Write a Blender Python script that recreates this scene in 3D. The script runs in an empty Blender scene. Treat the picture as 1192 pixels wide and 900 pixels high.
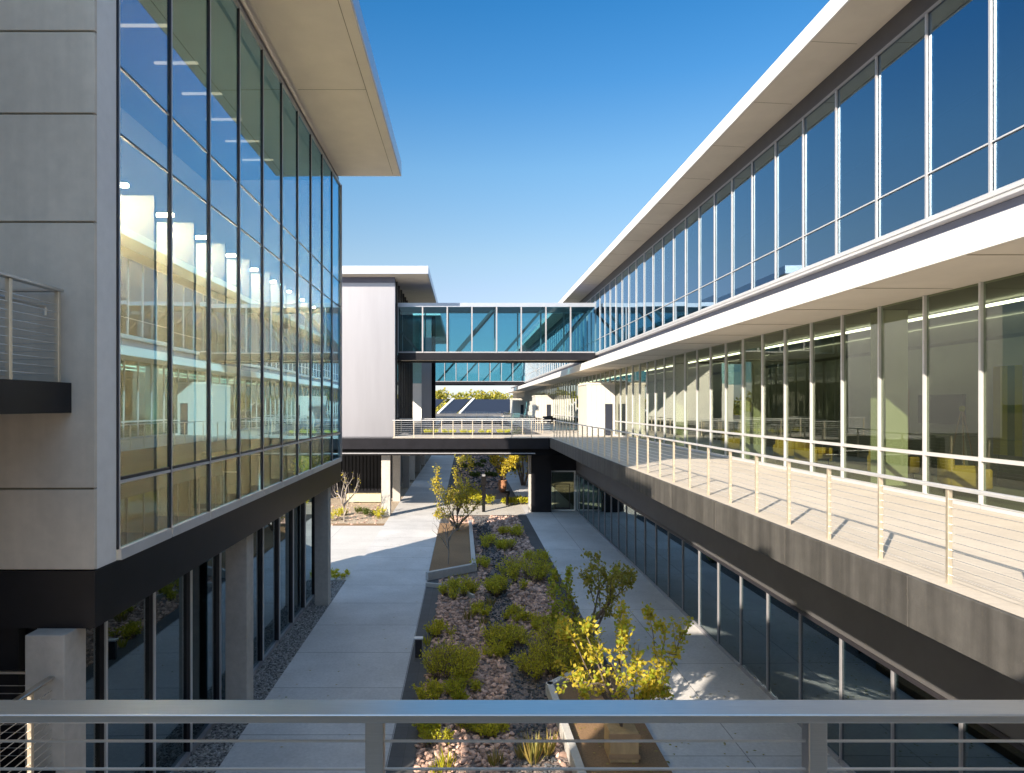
import bpy, math, random
from mathutils import Vector, Matrix
random.seed(7)
sc = bpy.context.scene
COL = sc.collection
R = math.radians
G = -6.8            # courtyard ground (camera eye = 0)
DK = -1.95          # terrace / footbridge deck level
F = 795.0 / 1192.0

# ---------------------------------------------------------------- materials
def nodes_of(name):
    m = bpy.data.materials.new(name); m.use_nodes = True
    nt = m.node_tree; nt.nodes.clear()
    out = nt.nodes.new('ShaderNodeOutputMaterial')
    return m, nt, out

def N(nt, t, **kw):
    n = nt.nodes.new(t)
    for k, v in kw.items():
        if k in n.inputs: n.inputs[k].default_value = v
        else: setattr(n, k, v)
    return n

def mat(name, col, rough=.6, metal=0., var=.12, scale=3., bump=0., bscale=40., stretch=(1, 1, 1), spec=.5,
        island=0., blotch=0., streak=0.):
    m, nt, out = nodes_of(name)
    L = nt.links.new
    p = N(nt, 'ShaderNodeBsdfPrincipled', Roughness=rough, Metallic=metal)
    p.inputs['Specular IOR Level'].default_value = spec
    tc = N(nt, 'ShaderNodeNewGeometry')
    mp = N(nt, 'ShaderNodeMapping'); mp.inputs['Scale'].default_value = stretch
    L(tc.outputs['Position'], mp.inputs['Vector'])
    nz = N(nt, 'ShaderNodeTexNoise', Scale=scale, Detail=6., Roughness=.6)
    L(mp.outputs[0], nz.inputs['Vector'])
    mr = N(nt, 'ShaderNodeMapRange')
    mr.inputs['From Min'].default_value = .3; mr.inputs['From Max'].default_value = .7
    mr.inputs['To Min'].default_value = 1 - var; mr.inputs['To Max'].default_value = 1 + var
    L(nz.outputs['Fac'], mr.inputs['Value'])
    val = mr.outputs[0]
    if blotch:
        n2 = N(nt, 'ShaderNodeTexNoise', Scale=.55, Detail=4.)
        L(tc.outputs['Position'], n2.inputs['Vector'])
        m2 = N(nt, 'ShaderNodeMapRange')
        m2.inputs['From Min'].default_value = .35; m2.inputs['From Max'].default_value = .65
        m2.inputs['To Min'].default_value = 1 - blotch; m2.inputs['To Max'].default_value = 1 + blotch * .6
        L(n2.outputs['Fac'], m2.inputs['Value'])
        mm = N(nt, 'ShaderNodeMath', operation='MULTIPLY'); L(val, mm.inputs[0]); L(m2.outputs[0], mm.inputs[1]); val = mm.outputs[0]
    if streak:
        mp3 = N(nt, 'ShaderNodeMapping'); mp3.inputs['Scale'].default_value = (3.2, 3.2, .25)
        L(tc.outputs['Position'], mp3.inputs['Vector'])
        n3 = N(nt, 'ShaderNodeTexNoise', Scale=1.4, Detail=5.)
        L(mp3.outputs[0], n3.inputs['Vector'])
        m3 = N(nt, 'ShaderNodeMapRange')
        m3.inputs['From Min'].default_value = .38; m3.inputs['From Max'].default_value = .66
        m3.inputs['To Min'].default_value = 1 - streak; m3.inputs['To Max'].default_value = 1 + streak
        L(n3.outputs['Fac'], m3.inputs['Value'])
        mm = N(nt, 'ShaderNodeMath', operation='MULTIPLY'); L(val, mm.inputs[0]); L(m3.outputs[0], mm.inputs[1]); val = mm.outputs[0]
    if island:
        gi = N(nt, 'ShaderNodeMapRange'); gi.inputs['To Min'].default_value = 1 - island; gi.inputs['To Max'].default_value = 1 + island
        L(tc.outputs['Random Per Island'], gi.inputs['Value'])
        mm = N(nt, 'ShaderNodeMath', operation='MULTIPLY'); L(val, mm.inputs[0]); L(gi.outputs[0], mm.inputs[1]); val = mm.outputs[0]
    hs = N(nt, 'ShaderNodeVectorMath', operation='SCALE')
    hs.inputs[0].default_value = col[:3]
    L(val, hs.inputs['Scale']); L(hs.outputs[0], p.inputs['Base Color'])
    if bump:
        nb = N(nt, 'ShaderNodeTexNoise', Scale=bscale, Detail=4.); L(mp.outputs[0], nb.inputs['Vector'])
        b = N(nt, 'ShaderNodeBump', Strength=bump, Distance=.01); L(nb.outputs['Fac'], b.inputs['Height']); L(b.outputs[0], p.inputs['Normal'])
    L(p.outputs[0], out.inputs[0])
    m.diffuse_color = (*col[:3], 1)
    return m

def paving(name, col, w, h, joint=.012, dark=.55, var=.1, off=0., rough=.75, blotch=.14, ox=0., oy=0., stagger=0.):
    """concrete slabs: thin joints from a brick texture in world metres, stains and grain on top"""
    m, nt, out = nodes_of(name); L = nt.links.new
    p = N(nt, 'ShaderNodeBsdfPrincipled', Roughness=rough)
    g = N(nt, 'ShaderNodeNewGeometry')
    mp = N(nt, 'ShaderNodeMapping'); mp.inputs['Location'].default_value = (ox, oy, 0)
    L(g.outputs['Position'], mp.inputs['Vector'])
    br = N(nt, 'ShaderNodeTexBrick', Scale=1., offset=stagger)
    br.inputs['Brick Width'].default_value = w; br.inputs['Row Height'].default_value = h
    br.inputs['Mortar Size'].default_value = joint; br.inputs['Mortar Smooth'].default_value = .3; br.inputs['Bias'].default_value = 0
    br.inputs['Color1'].default_value = (1, 1, 1, 1); br.inputs['Color2'].default_value = (1 - off, 1 - off, 1 - off, 1)
    br.inputs['Mortar'].default_value = (dark, dark, dark, 1)
    L(mp.outputs[0], br.inputs['Vector'])
    v = None
    for s, a, d in ((.5, blotch, 5.), (14., var, 6.), (90., var * .8, 2.)):
        n = N(nt, 'ShaderNodeTexNoise', Scale=s, Detail=d, Roughness=.62); L(g.outputs['Position'], n.inputs['Vector'])
        r = N(nt, 'ShaderNodeMapRange'); r.inputs['From Min'].default_value = .3; r.inputs['From Max'].default_value = .7
        r.inputs['To Min'].default_value = 1 - a; r.inputs['To Max'].default_value = 1 + a
        L(n.outputs['Fac'], r.inputs['Value'])
        if v is None: v = r.outputs[0]
        else:
            q = N(nt, 'ShaderNodeMath', operation='MULTIPLY'); L(v, q.inputs[0]); L(r.outputs[0], q.inputs[1]); v = q.outputs[0]
    c1 = N(nt, 'ShaderNodeVectorMath', operation='SCALE'); L(br.outputs['Color'], c1.inputs[0]); L(v, c1.inputs['Scale'])
    c2 = N(nt, 'ShaderNodeVectorMath', operation='MULTIPLY'); c2.inputs[1].default_value = col[:3]; L(c1.outputs[0], c2.inputs[0])
    L(c2.outputs[0], p.inputs['Base Color'])
    b = N(nt, 'ShaderNodeBump', Strength=.15, Distance=.004); L(v, b.inputs['Height']); L(b.outputs[0], p.inputs['Normal'])
    L(p.outputs[0], out.inputs[0]); return m

def glass(name, tint, ior=1.9, gtint=(1, 1, 1), rough=0., base=0.):
    """coated window glass: clear tinted pass-through under a mirror layer that grows at grazing angles"""
    m, nt, out = nodes_of(name); L = nt.links.new
    t = N(nt, 'ShaderNodeBsdfTransparent'); t.inputs['Color'].default_value = (*tint, 1)
    g = N(nt, 'ShaderNodeBsdfGlossy', Roughness=rough); g.inputs['Color'].default_value = (*gtint, 1)
    f = N(nt, 'ShaderNodeFresnel', IOR=ior)
    ge = N(nt, 'ShaderNodeNewGeometry')
    # keep the same fresnel on the back face
    fl = N(nt, 'ShaderNodeMath', operation='MULTIPLY_ADD'); fl.inputs[1].default_value = 1 - base; fl.inputs[2].default_value = base
    lw = N(nt, 'ShaderNodeLayerWeight', Blend=.5)
    # gentle waviness of float glass
    nz = N(nt, 'ShaderNodeTexNoise', Scale=.7, Detail=1.); L(ge.outputs['Position'], nz.inputs['Vector'])
    b = N(nt, 'ShaderNodeBump', Strength=.03, Distance=.02); L(nz.outputs['Fac'], b.inputs['Height'])
    oi = N(nt, 'ShaderNodeObjectInfo'); wn = N(nt, 'ShaderNodeTexWhiteNoise', noise_dimensions='1D'); L(oi.outputs['Random'], wn.inputs['W'])
    ct = N(nt, 'ShaderNodeVectorMath', operation='SUBTRACT'); ct.inputs[1].default_value = (.5, .5, .5); L(wn.outputs['Color'], ct.inputs[0])
    ma = N(nt, 'ShaderNodeVectorMath', operation='MULTIPLY_ADD'); ma.inputs[1].default_value = (.012, .012, .012); L(ct.outputs[0], ma.inputs[0]); L(ge.outputs['Normal'], ma.inputs[2])
    nn = N(nt, 'ShaderNodeVectorMath', operation='NORMALIZE'); L(ma.outputs[0], nn.inputs[0]); L(nn.outputs[0], b.inputs['Normal'])
    L(b.outputs[0], g.inputs['Normal'])
    inv = N(nt, 'ShaderNodeMath', operation='POWER'); inv.inputs[1].default_value = 4.2
    L(lw.outputs['Facing'], inv.inputs[0])
    r0 = ((ior - 1) / (ior + 1)) ** 2
    sch = N(nt, 'ShaderNodeMath', operation='MULTIPLY_ADD'); sch.inputs[1].default_value = 1 - r0; sch.inputs[2].default_value = r0
    L(inv.outputs[0], sch.inputs[0]); L(sch.outputs[0], fl.inputs[0])
    mx = N(nt, 'ShaderNodeMixShader'); L(fl.outputs[0], mx.inputs[0]); L(t.outputs[0], mx.inputs[1]); L(g.outputs[0], mx.inputs[2])
    L(mx.outputs[0], out.inputs[0])
    m.diffuse_color = (*tint, .3)
    return m

def leaf(name, col, col2, trans=.35, rough=.5):
    m, nt, out = nodes_of(name); L = nt.links.new
    g = N(nt, 'ShaderNodeNewGeometry')
    mx = N(nt, 'ShaderNodeMix', data_type='RGBA')
    mx.inputs['A'].default_value = (*col, 1); mx.inputs['B'].default_value = (*col2, 1)
    L(g.outputs['Random Per Island'], mx.inputs['Factor'])
    p = N(nt, 'ShaderNodeBsdfPrincipled', Roughness=rough); p.inputs['Specular IOR Level'].default_value = .35
    t = N(nt, 'ShaderNodeBsdfTranslucent')
    L(mx.outputs['Result'], p.inputs['Base Color']); L(mx.outputs['Result'], t.inputs['Color'])
    s = N(nt, 'ShaderNodeMixShader'); s.inputs[0].default_value = trans
    L(p.outputs[0], s.inputs[1]); L(t.outputs[0], s.inputs[2]); L(s.outputs[0], out.inputs[0]); return m

def lamp(name, col, s):
    m, nt, out = nodes_of(name)
    e = N(nt, 'ShaderNodeEmission', Strength=s); e.inputs['Color'].default_value = (*col, 1)
    nt.links.new(e.outputs[0], out.inputs[0]); return m

def gravel_mat(name, a, b, scale, rough=.9):
    m, nt, out = nodes_of(name); L = nt.links.new
    g = N(nt, 'ShaderNodeNewGeometry')
    v = N(nt, 'ShaderNodeTexVoronoi', Scale=scale); L(g.outputs['Position'], v.inputs['Vector'])
    sep = N(nt, 'ShaderNodeSeparateColor'); L(v.outputs['Color'], sep.inputs[0])
    mx = N(nt, 'ShaderNodeMix', data_type='RGBA'); mx.inputs['A'].default_value = (*a, 1); mx.inputs['B'].default_value = (*b, 1)
    L(sep.outputs[0], mx.inputs['Factor'])
    p = N(nt, 'ShaderNodeBsdfPrincipled', Roughness=rough); L(mx.outputs['Result'], p.inputs['Base Color'])
    bp = N(nt, 'ShaderNodeBump', Strength=.9, Distance=.03); L(v.outputs['Distance'], bp.inputs['Height']); bp.invert = True
    L(bp.outputs[0], p.inputs['Normal']); L(p.outputs[0], out.inputs[0]); return m

M = {}
M['endwall'] = mat('painted concrete panel', (.70, .62, .52), .8, var=.05, scale=6, bump=.14, bscale=60, blotch=.10, streak=.05)
M['return'] = mat('concrete return painted lit', (.80, .78, .76), .75, var=.04, scale=6, blotch=.04)  # paler than the end wall: its stronger light is put into the colour
M['joint'] = mat('joint shadow gap', (.30, .265, .20), .9)
M['black'] = mat('black metal panel', (.012, .012, .016), .35, var=.2, scale=2, spec=.25)
M['blackmatt'] = mat('matt black steel', (.007, .007, .008), .6, var=.2, spec=.12)
M['white'] = mat('white metal fascia', (.80, .79, .77), .45, var=.03, scale=2, blotch=.03)
M['vest'] = mat('pale ribbed panel', (.56, .54, .50), .6, var=.04)
M['soffit'] = mat('beige soffit panel', (.76, .70, .62), .7, var=.03, scale=2, blotch=.05)
M['whitewall'] = mat('white aluminium panel', (.36, .36, .40), .34, metal=.6, var=.04, scale=1.2, stretch=(2, 1, .2), spec=.6)
M['bluefascia'] = mat('grey roof edge metal', (.42, .46, .54), .35, metal=.5, var=.05)
M['darkband'] = mat('dark grey head band', (.07, .07, .085), .5, var=.1)
M['bluestrip'] = mat('slate and shade blue panel', (.13, .15, .23), .5, var=.08)
M['alu'] = mat('anodised aluminium', (.66, .66, .68), .38, metal=.35, var=.05)
M['alumid'] = mat('satin aluminium', (.48, .48, .51), .4, metal=.35, var=.05)
M['aludark'] = mat('dark bronze mullion', (.045, .042, .05), .35, metal=.3, var=.1)
M['alugrey'] = mat('grey aluminium mullion', (.34, .34, .37), .4, metal=.3, var=.05)
M['steel'] = mat('brushed stainless steel', (.62, .60, .58), .30, metal=1., var=.06, scale=30, stretch=(.3, 8, 8))
M['post'] = mat('stainless railing post', (.74, .65, .52), .42, metal=.75, var=.08, scale=10)
M['cable'] = mat('steel cable', (.72, .70, .68), .35, metal=.8, var=.05)
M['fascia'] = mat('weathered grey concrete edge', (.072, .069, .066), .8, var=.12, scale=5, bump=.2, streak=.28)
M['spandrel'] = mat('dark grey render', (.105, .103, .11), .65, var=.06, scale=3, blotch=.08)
M['deck'] = paving('terrace pavers', (.57, .51, .44), .61, .61, joint=.006, dark=.75, off=.06, blotch=.08, var=.06)
M['walk'] = paving('concrete walk', (.58, .57, .57), 3.6, 2.35, joint=.014, dark=.42, blotch=.15, off=.07, ox=1.5)
M['walkr'] = paving('concrete walk east', (.58, .57, .57), 1.7, 4.75, joint=.013, dark=.45, blotch=.15, off=.07, ox=-3.75, oy=1.)
M['plaza'] = paving('concrete plaza', (.58, .565, .55), 2.3, 1.9, joint=.012, dark=.55, blotch=.08, off=.06)
M['paver'] = paving('light paver crossing', (.55, .52, .48), .9, .45, joint=.008, dark=.6, blotch=.08, off=.12, stagger=.5)
M['strip'] = paving('dark paver strip', (.085, .085, .09), .6, .6, joint=.007, dark=.6, blotch=.2, off=.2)
M['column'] = mat('cast concrete column', (.44, .42, .395), .85, var=.10, scale=7, bump=.25, bscale=30, blotch=.10)
M['kerb'] = mat('smooth concrete kerb', (.50, .49, .48), .8, var=.08, scale=9, bump=.15)
M['ground'] = mat('dry earth', (.20, .165, .12), .95, var=.3, scale=.4)
M['bed'] = gravel_mat('stony bed soil', (.14, .11, .10), (.30, .24, .22), 22)
M['mulch'] = mat('brown granite fines', (.25, .155, .085), .95, var=.22, scale=30, bump=.5, bscale=120, blotch=.12)
M['beige'] = gravel_mat('beige crushed stone', (.34, .27, .20), (.55, .46, .36), 14)
M['grit'] = gravel_mat('speckled grey gravel', (.05, .05, .055), (.42, .41, .41), 24)
M['rock'] = mat('pinkish brown rock', (.47, .315, .255), .85, var=.2, scale=8, island=.55)
M['slate'] = mat('dark blue grey chip', (.075, .08, .09), .8, var=.2, scale=8, island=.5)
M['pebble'] = mat('mixed grey pebble', (.26, .255, .25), .8, var=.2, scale=8, island=.8)
M['g_left'] = glass('blue reflective curtain glass', (.72, .70, .61), 3.2, (.32, .72, 1.0))
M['g_up'] = glass('dark blue coated glass', (.30, .40, .46), 4.2, (.60, .80, .96))
M['g_deck'] = glass('clear green glass', (.62, .67, .57), 1.55, (.97, 1, .95))
M['g_low'] = glass('dark teal glass', (.28, .40, .42), 2.3, (.82, .95, 1))
M['g_bridge'] = glass('teal bridge glass', (.57, .78, .83), 1.45, (.85, .97, 1))
M['cream'] = mat('cream interior wall', (.80, .77, .66), .8, var=.03)
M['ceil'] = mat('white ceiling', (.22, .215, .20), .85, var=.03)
M['inwall'] = mat('grey green interior wall', (.34, .35, .31), .85, var=.05)
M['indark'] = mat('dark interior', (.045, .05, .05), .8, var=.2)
M['infloor'] = mat('grey carpet', (.22, .21, .20), .9, var=.15, scale=20)
M['wooddoor'] = mat('wood door frame', (.40, .26, .15), .6, var=.15, scale=4)
M['yellow'] = mat('mustard upholstery', (.62, .40, .08), .7, var=.08, scale=20)
M['charcoal'] = mat('charcoal fabric', (.03, .03, .035), .8)
M['stripbl'] = lamp('linear lamp', (1, .93, .78), 3.2)
M['dimlamp'] = lamp('dim linear lamp', (1, .93, .78), .7)
M['finfill'] = lamp('fin fill strip', (1, .90, .70), 72)
M['warmfill'] = lamp('warm fill strip', (1, .92, .74), 26)
M['bark'] = mat('grey brown bark', (.16, .125, .10), .9, var=.3, scale=12, stretch=(1, 1, .3), bump=.6)
M['palebark'] = mat('pale bare bark', (.30, .26, .23), .9, var=.2, scale=12)
M['pot'] = mat('tan wooden tree box', (.50, .35, .19), .8, var=.18, scale=6, stretch=(1, 1, .3))
M['terracotta'] = mat('terracotta pot', (.46, .22, .12), .75, var=.1)
M['lf_yel'] = leaf('sunlit yellow leaf', (.72, .56, .06), (.55, .48, .06), .5)
M['lf_lime'] = leaf('lime yellow tree leaf', (.46, .50, .05), (.34, .40, .04), .5)
M['lf_olv'] = leaf('olive leaf', (.26, .27, .06), (.52, .43, .08), .5)
M['lf_shrub'] = leaf('yellow green shrub leaf', (.44, .44, .04), (.84, .74, .07), .5)
M['lf_bright'] = leaf('lime yellow shrub leaf', (.62, .55, .04), (.42, .46, .04), .45)
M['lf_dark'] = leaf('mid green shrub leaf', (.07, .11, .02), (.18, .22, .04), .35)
M['lf_straw'] = leaf('straw coloured blade', (.42, .30, .10), (.20, .22, .04), .35)
M['lf_far'] = leaf('autumn woodland leaf', (.16, .20, .035), (.52, .44, .06), .3)
M['navy'] = mat('navy metal roof sheet', (.012, .017, .034), .6, metal=0., var=.1)

# ---------------------------------------------------------------- mesh builder
class MB:
    def __init__(s): s.v = []; s.f = []
    def box(s, x0, x1, y0, y1, z0, z1):
        x0, x1 = min(x0, x1), max(x0, x1); y0, y1 = min(y0, y1), max(y0, y1); z0, z1 = min(z0, z1), max(z0, z1)
        b = len(s.v)
        s.v += [(x0, y0, z0), (x1, y0, z0), (x1, y1, z0), (x0, y1, z0), (x0, y0, z1), (x1, y0, z1), (x1, y1, z1), (x0, y1, z1)]
        s.f += [tuple(b + i for i in q) for q in ((3, 2, 1, 0), (4, 5, 6, 7), (0, 1, 5, 4), (1, 2, 6, 5), (2, 3, 7, 6), (3, 0, 4, 7))]
        return s
    def rbox(s, x0, x1, y0, y1, z0, z1, r=.01):
        """box with chamfered long edges (all 12)"""
        b = len(s.v)
        pts = []
        for z, i in ((z0, 1), (z0 + r, 0), (z1 - r, 0), (z1, 1)):
            o = r if i else 0
            pts += [(x0 + o + (r if not i else 0), y0 + o, z), (x1 - o - (r if not i else 0), y0 + o, z), (x1 - o, y0 + o + (r if not i else 0), z), (x1 - o, y1 - o - (r if not i else 0), z),
                    (x1 - o - (r if not i else 0), y1 - o, z), (x0 + o + (r if not i else 0), y1 - o, z), (x0 + o, y1 - o - (r if not i else 0), z), (x0 + o, y0 + o + (r if not i else 0), z)]
        s.v += pts
        for k in range(3):
            for j in range(8):
                a, c = b + k * 8 + j, b + k * 8 + (j + 1) % 8
                s.f.append((a, c, c + 8, a + 8))
        s.f.append(tuple(b + 7 - j for j in range(8))); s.f.append(tuple(b + 24 + j for j in range(8)))
        return s
    def prism(s, poly, z0, z1):
        """poly: (x, y) counter-clockwise"""
        n = len(poly); b = len(s.v)
        s.v += [(x, y, z0) for x, y in poly] + [(x, y, z1) for x, y in poly]
        s.f.append(tuple(b + n - 1 - i for i in range(n))); s.f.append(tuple(b + n + i for i in range(n)))
        for i in range(n):
            j = (i + 1) % n; s.f.append((b + i, b + j, b + n + j, b + n + i))
        return s
    def profile(s, poly, y0, y1):
        """poly of (x, z), extruded along y"""
        n = len(poly); b = len(s.v)
        s.v += [(x, y0, z) for x, z in poly] + [(x, y1, z) for x, z in poly]
        s.f.append(tuple(b + i for i in range(n))); s.f.append(tuple(b + 2 * n - 1 - i for i in range(n)))
        for i in range(n):
            j = (i + 1) % n; s.f.append((b + i, b + n + i, b + n + j, b + j))
        return s
    def tube(s, p, q, r0, r1=None, n=6, cap=True):
        r1 = r0 if r1 is None else r1
        p, q = Vector(p), Vector(q); d = (q - p)
        if d.length < 1e-6: return s
        d.normalize()
        a = d.orthogonal().normalized(); c = d.cross(a); b = len(s.v)
        for o, r in ((p, r0), (q, r1)):
            for i in range(n):
                t = 2 * math.pi * i / n
                w = o + (a * math.cos(t) + c * math.sin(t)) * r
                s.v.append(tuple(w))
        for i in range(n):
            j = (i + 1) % n; s.f.append((b + i, b + j, b + n + j, b + n + i))
        if cap:
            s.f.append(tuple(b + n - 1 - i for i in range(n))); s.f.append(tuple(b + n + i for i in range(n)))
        return s
    def bar(s, p, q, w, h):
        """square bar p->q, w across, h in the other direction"""
        p, q = Vector(p), Vector(q); d = (q - p).normalized()
        up = Vector((0, 0, 1)) if abs(d.z) < .95 else Vector((0, 1, 0))
        a = d.cross(up).normalized() * (w / 2); c = a.cross(d).normalized() * (h / 2); b = len(s.v)
        for o in (p, q):
            s.v += [tuple(o - a - c), tuple(o + a - c), tuple(o + a + c), tuple(o - a + c)]
        s.f += [tuple(b + i for i in k) for k in ((3, 2, 1, 0), (4, 5, 6, 7), (0, 1, 5, 4), (1, 2, 6, 5), (2, 3, 7, 6), (3, 0, 4, 7))]
        return s
    def lathe(s, cx, cy, prof, n=20):
        b = len(s.v)
        for r, z in prof:
            for i in range(n):
                t = 2 * math.pi * i / n; s.v.append((cx + r * math.cos(t), cy + r * math.sin(t), z))
        for k in range(len(prof) - 1):
            for i in range(n):
                j = (i + 1) % n; s.f.append((b + k * n + i, b + k * n + j, b + (k + 1) * n + j, b + (k + 1) * n + i))
        s.f.append(tuple(b + n - 1 - i for i in range(n))); e = b + (len(prof) - 1) * n
        s.f.append(tuple(e + i for i in range(n))); return s
    def leafq(s, c, d, nrm, L, W):
        """one folded leaf: base c, direction d, normal nrm"""
        sd = d.cross(nrm)
        if sd.length < 1e-4: sd = d.orthogonal()
        sd.normalize(); b = len(s.v)
        m = c + d * (L * .45) - nrm * (L * .08)
        s.v += [tuple(c), tuple(m + sd * W / 2 + nrm * W * .18), tuple(c + d * L), tuple(m - sd * W / 2 + nrm * W * .18)]
        s.f += [(b, b + 1, b + 2), (b, b + 2, b + 3)]
        return s
    def quad(s, x0, x1, y0, y1, z):
        b = len(s.v); s.v += [(x0, y0, z), (x1, y0, z), (x1, y1, z), (x0, y1, z)]; s.f.append((b, b + 1, b + 2, b + 3)); return s
    def poly(s, pts, z):
        b = len(s.v); s.v += [(x, y, z) for x, y in pts]; s.f.append(tuple(range(b, b + len(pts)))); return s
    def build(s, name, m, parent=None, smooth=False, loc=None):
        me = bpy.data.meshes.new(name)
        off = Vector(loc) if loc is not None else Vector((0, 0, 0))
        if parent is not None:
            po = Vector((0, 0, 0)); q = parent
            while q is not None: po += q.location; q = q.parent
            vv = [(x - po.x - off.x, y - po.y - off.y, z - po.z - off.z) for x, y, z in s.v]
        else:
            vv = [(x - off.x, y - off.y, z - off.z) for x, y, z in s.v]
        me.from_pydata(vv, [], s.f); me.update()
        me.materials.append(m)
        if smooth:
            me.polygons.foreach_set('use_smooth', [True] * len(me.polygons))
        o = bpy.data.objects.new(name, me); COL.objects.link(o)
        o.location = off
        if parent is not None: o.parent = parent
        return o

def tag(o, label=None, cat=None, group=None, kind=None):
    if label: o['label'] = label
    if cat: o['category'] = cat
    if group: o['group'] = group
    if kind: o['kind'] = kind
    return o
def thing(name, loc, label, cat, group=None):
    o = bpy.data.objects.new(name, None); COL.objects.link(o); o.location = loc; o.empty_display_size = .3
    return tag(o, label, cat, group)
def copy_tree(o, parent=None):
    c = o.copy(); COL.objects.link(c)
    if parent is not None: c.parent = parent
    for ch in list(o.children): copy_tree(ch, c)
    return c
def struct(o, label=None, cat=None): return tag(o, label, cat, None, 'structure')
def bevel(o, w, seg=2):
    b = o.modifiers.new('edge', 'BEVEL'); b.width = w; b.segments = seg; b.limit_method = 'ANGLE'; return o

def at(px, py, z=G):
    """ground position (X, Y) of a picture point on the level z"""
    Y = -z * 795.0 / (py - 472.0); return (px - 542.0) * Y / 795.0, Y

# ---------------------------------------------------------------- ground and paths
struct(MB().quad(-1500, 1500, -60, 2500, G - .06).build('ground', M['ground']), 'dry brown earth spreading to the horizon', 'ground')
struct(MB().quad(-4.64, -1.48, -20, 150, G).build('walkway_path', M['walk']), 'pale concrete walk running beside the gravel strip and columns', 'path')
struct(MB().quad(3.75, 7.3, -20, 150, G).build('walkway_path', M['walkr']), 'pale concrete walk running below the terrace along dark windows', 'path')
struct(MB().quad(-20, -4.64, 26.6, 38.6, G).build('plaza', M['plaza']), 'concrete court opening off the walk behind the glass wing', 'pavement')
struct(MB().quad(-30, -4.64, 39.3, 60, G).build('gravel_court', M['beige']), 'sunlit beige crushed stone in front of black wall', 'ground')
struct(MB().quad(-30, -4.64, 38.6, 39.3, G + .004).build('mulch_border', M['mulch']), 'brown mulch border along the concrete court', 'ground')
struct(MB().quad(-5.5, -4.64, -10, 26.6, G + .0).build('gravel_strip', M['grit']), 'speckled grey gravel strip below the glass wing', 'ground')
struct(MB().quad(-1.48, -.98, -10, 150, G + .004).build('paver_strip', M['strip']), 'dark paver strip between walk and rock bed, beside the path light', 'pavement')
struct(MB().quad(3.2, 3.75, -10, 150, G + .004).build('paver_strip', M['strip']), 'dark paver strip between rock bed and terrace side walk', 'pavement')
struct(MB().quad(-.98, 3.2, -10, 150, G - .02).build('planting_bed', M['bed']), 'stony soil of the long planting bed', 'ground')
struct(MB().quad(-1.48, 3.75, 42.3, 49.5, G + .008).build('paver_crossing', M['paver']), 'sunlit light paver crossing under the footbridge', 'pavement')

# ---------------------------------------------------------------- stones
def river_x(y):
    pts = [(10, 1.35), (13.6, 1.33), (17.3, 1.55), (21, .95), (24, 1.1), (29, 1.5), (32, 1.1), (36, 1.0), (40, .9), (44, 1)]
    for (a, b), (c, d) in zip(pts, pts[1:]):
        if a <= y <= c: return b + (d - b) * (y - a) / (c - a)
    return 1.0
ICO = None
def ico():
    t = (1 + 5 ** .5) / 2
    v = [(-1, t, 0), (1, t, 0), (-1, -t, 0), (1, -t, 0), (0, -1, t), (0, 1, t), (0, -1, -t), (0, 1, -t), (t, 0, -1), (t, 0, 1), (-t, 0, -1), (-t, 0, 1)]
    f = [(0, 11, 5), (0, 5, 1), (0, 1, 7), (0, 7, 10), (0, 10, 11), (1, 5, 9), (5, 11, 4), (11, 10, 2), (10, 7, 6), (7, 1, 8), (3, 9, 4), (3, 4, 2), (3, 2, 6), (3, 6, 8), (3, 8, 9), (4, 9, 5), (2, 4, 11), (6, 2, 10), (8, 6, 7), (9, 8, 1)]
    return [Vector(p).normalized() for p in v], f
IV, IF = ico()
def stone(mb, x, y, z, r):
    a, b, c = r * random.uniform(.8, 1.5), r * random.uniform(.6, 1.), r * random.uniform(.45, .8)
    rot = Matrix.Rotation(random.uniform(0, 6.28), 3, 'Z') @ Matrix.Rotation(random.uniform(-.5, .5), 3, 'X') @ Matrix.Rotation(random.uniform(-.5, .5), 3, 'Y')
    n = len(mb.v)
    for p in IV:
        q = rot @ Vector((p.x * a, p.y * b, p.z * c)) * random.uniform(.78, 1.12)
        mb.v.append((x + q.x, y + q.y, z + q.z))
    mb.f += [(n + i, n + j, n + k) for i, j, k in IF]
rk, sl = MB(), MB()
def in_planter(x, y):
    return (x > 1.9 and y < 16.9) or (x < .5 and 27 < y < 39)
y = 11.8
while y < 41.6:
    d = 1.0 if y < 24 else .55
    n = int((.5 * 4.2) * (150 if y < 24 else 75))
    for _ in range(n):
        x = random.uniform(-.96, 3.18); yy = y + random.uniform(0, .5)
        if in_planter(x, yy): continue
        rv = abs(x - river_x(yy)) < .46 + .1 * math.sin(yy * 1.7)
        if rv:
            if random.random() < .75: stone(sl, x, yy, G + random.uniform(-.01, .01), random.uniform(.02, .05) * (1 if y < 24 else 1.5))
        elif random.random() < .72:
            stone(rk, x, yy, G + random.uniform(-.01, .025), random.choice((.035, .045, .055, .07, .09)) * (1 if y < 24 else 1.25))
    y += .5
for _ in range(1500):   # bed beyond the crossing
    x, yy = random.uniform(-.96, 3.1), random.uniform(55, 100)
    stone(rk if random.random() < .6 else sl, x, yy, G, random.uniform(.1, .2))
for _ in range(500):
    x, yy = random.uniform(-16, -5), random.uniform(38.7, 47)
    stone(rk, x, yy, G, random.uniform(.03, .1))
tag(rk.build('rock_mulch', M['rock']), 'pinkish brown broken rock covering the planting bed', 'rocks', None, 'stuff')
tag(sl.build('slate_gravel', M['slate']), 'dark blue grey stone chips winding through the rock bed', 'gravel', None, 'stuff')
pb = MB()
for _ in range(5200):
    yy = random.uniform(8, 26.4); stone(pb, random.uniform(-5.34, -4.66), yy, G + .004, random.uniform(.018, .04))
tag(pb.build('pebble_gravel', M['pebble']), 'speckled grey pebbles along the base of ground floor glass', 'gravel', None, 'stuff')

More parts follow.
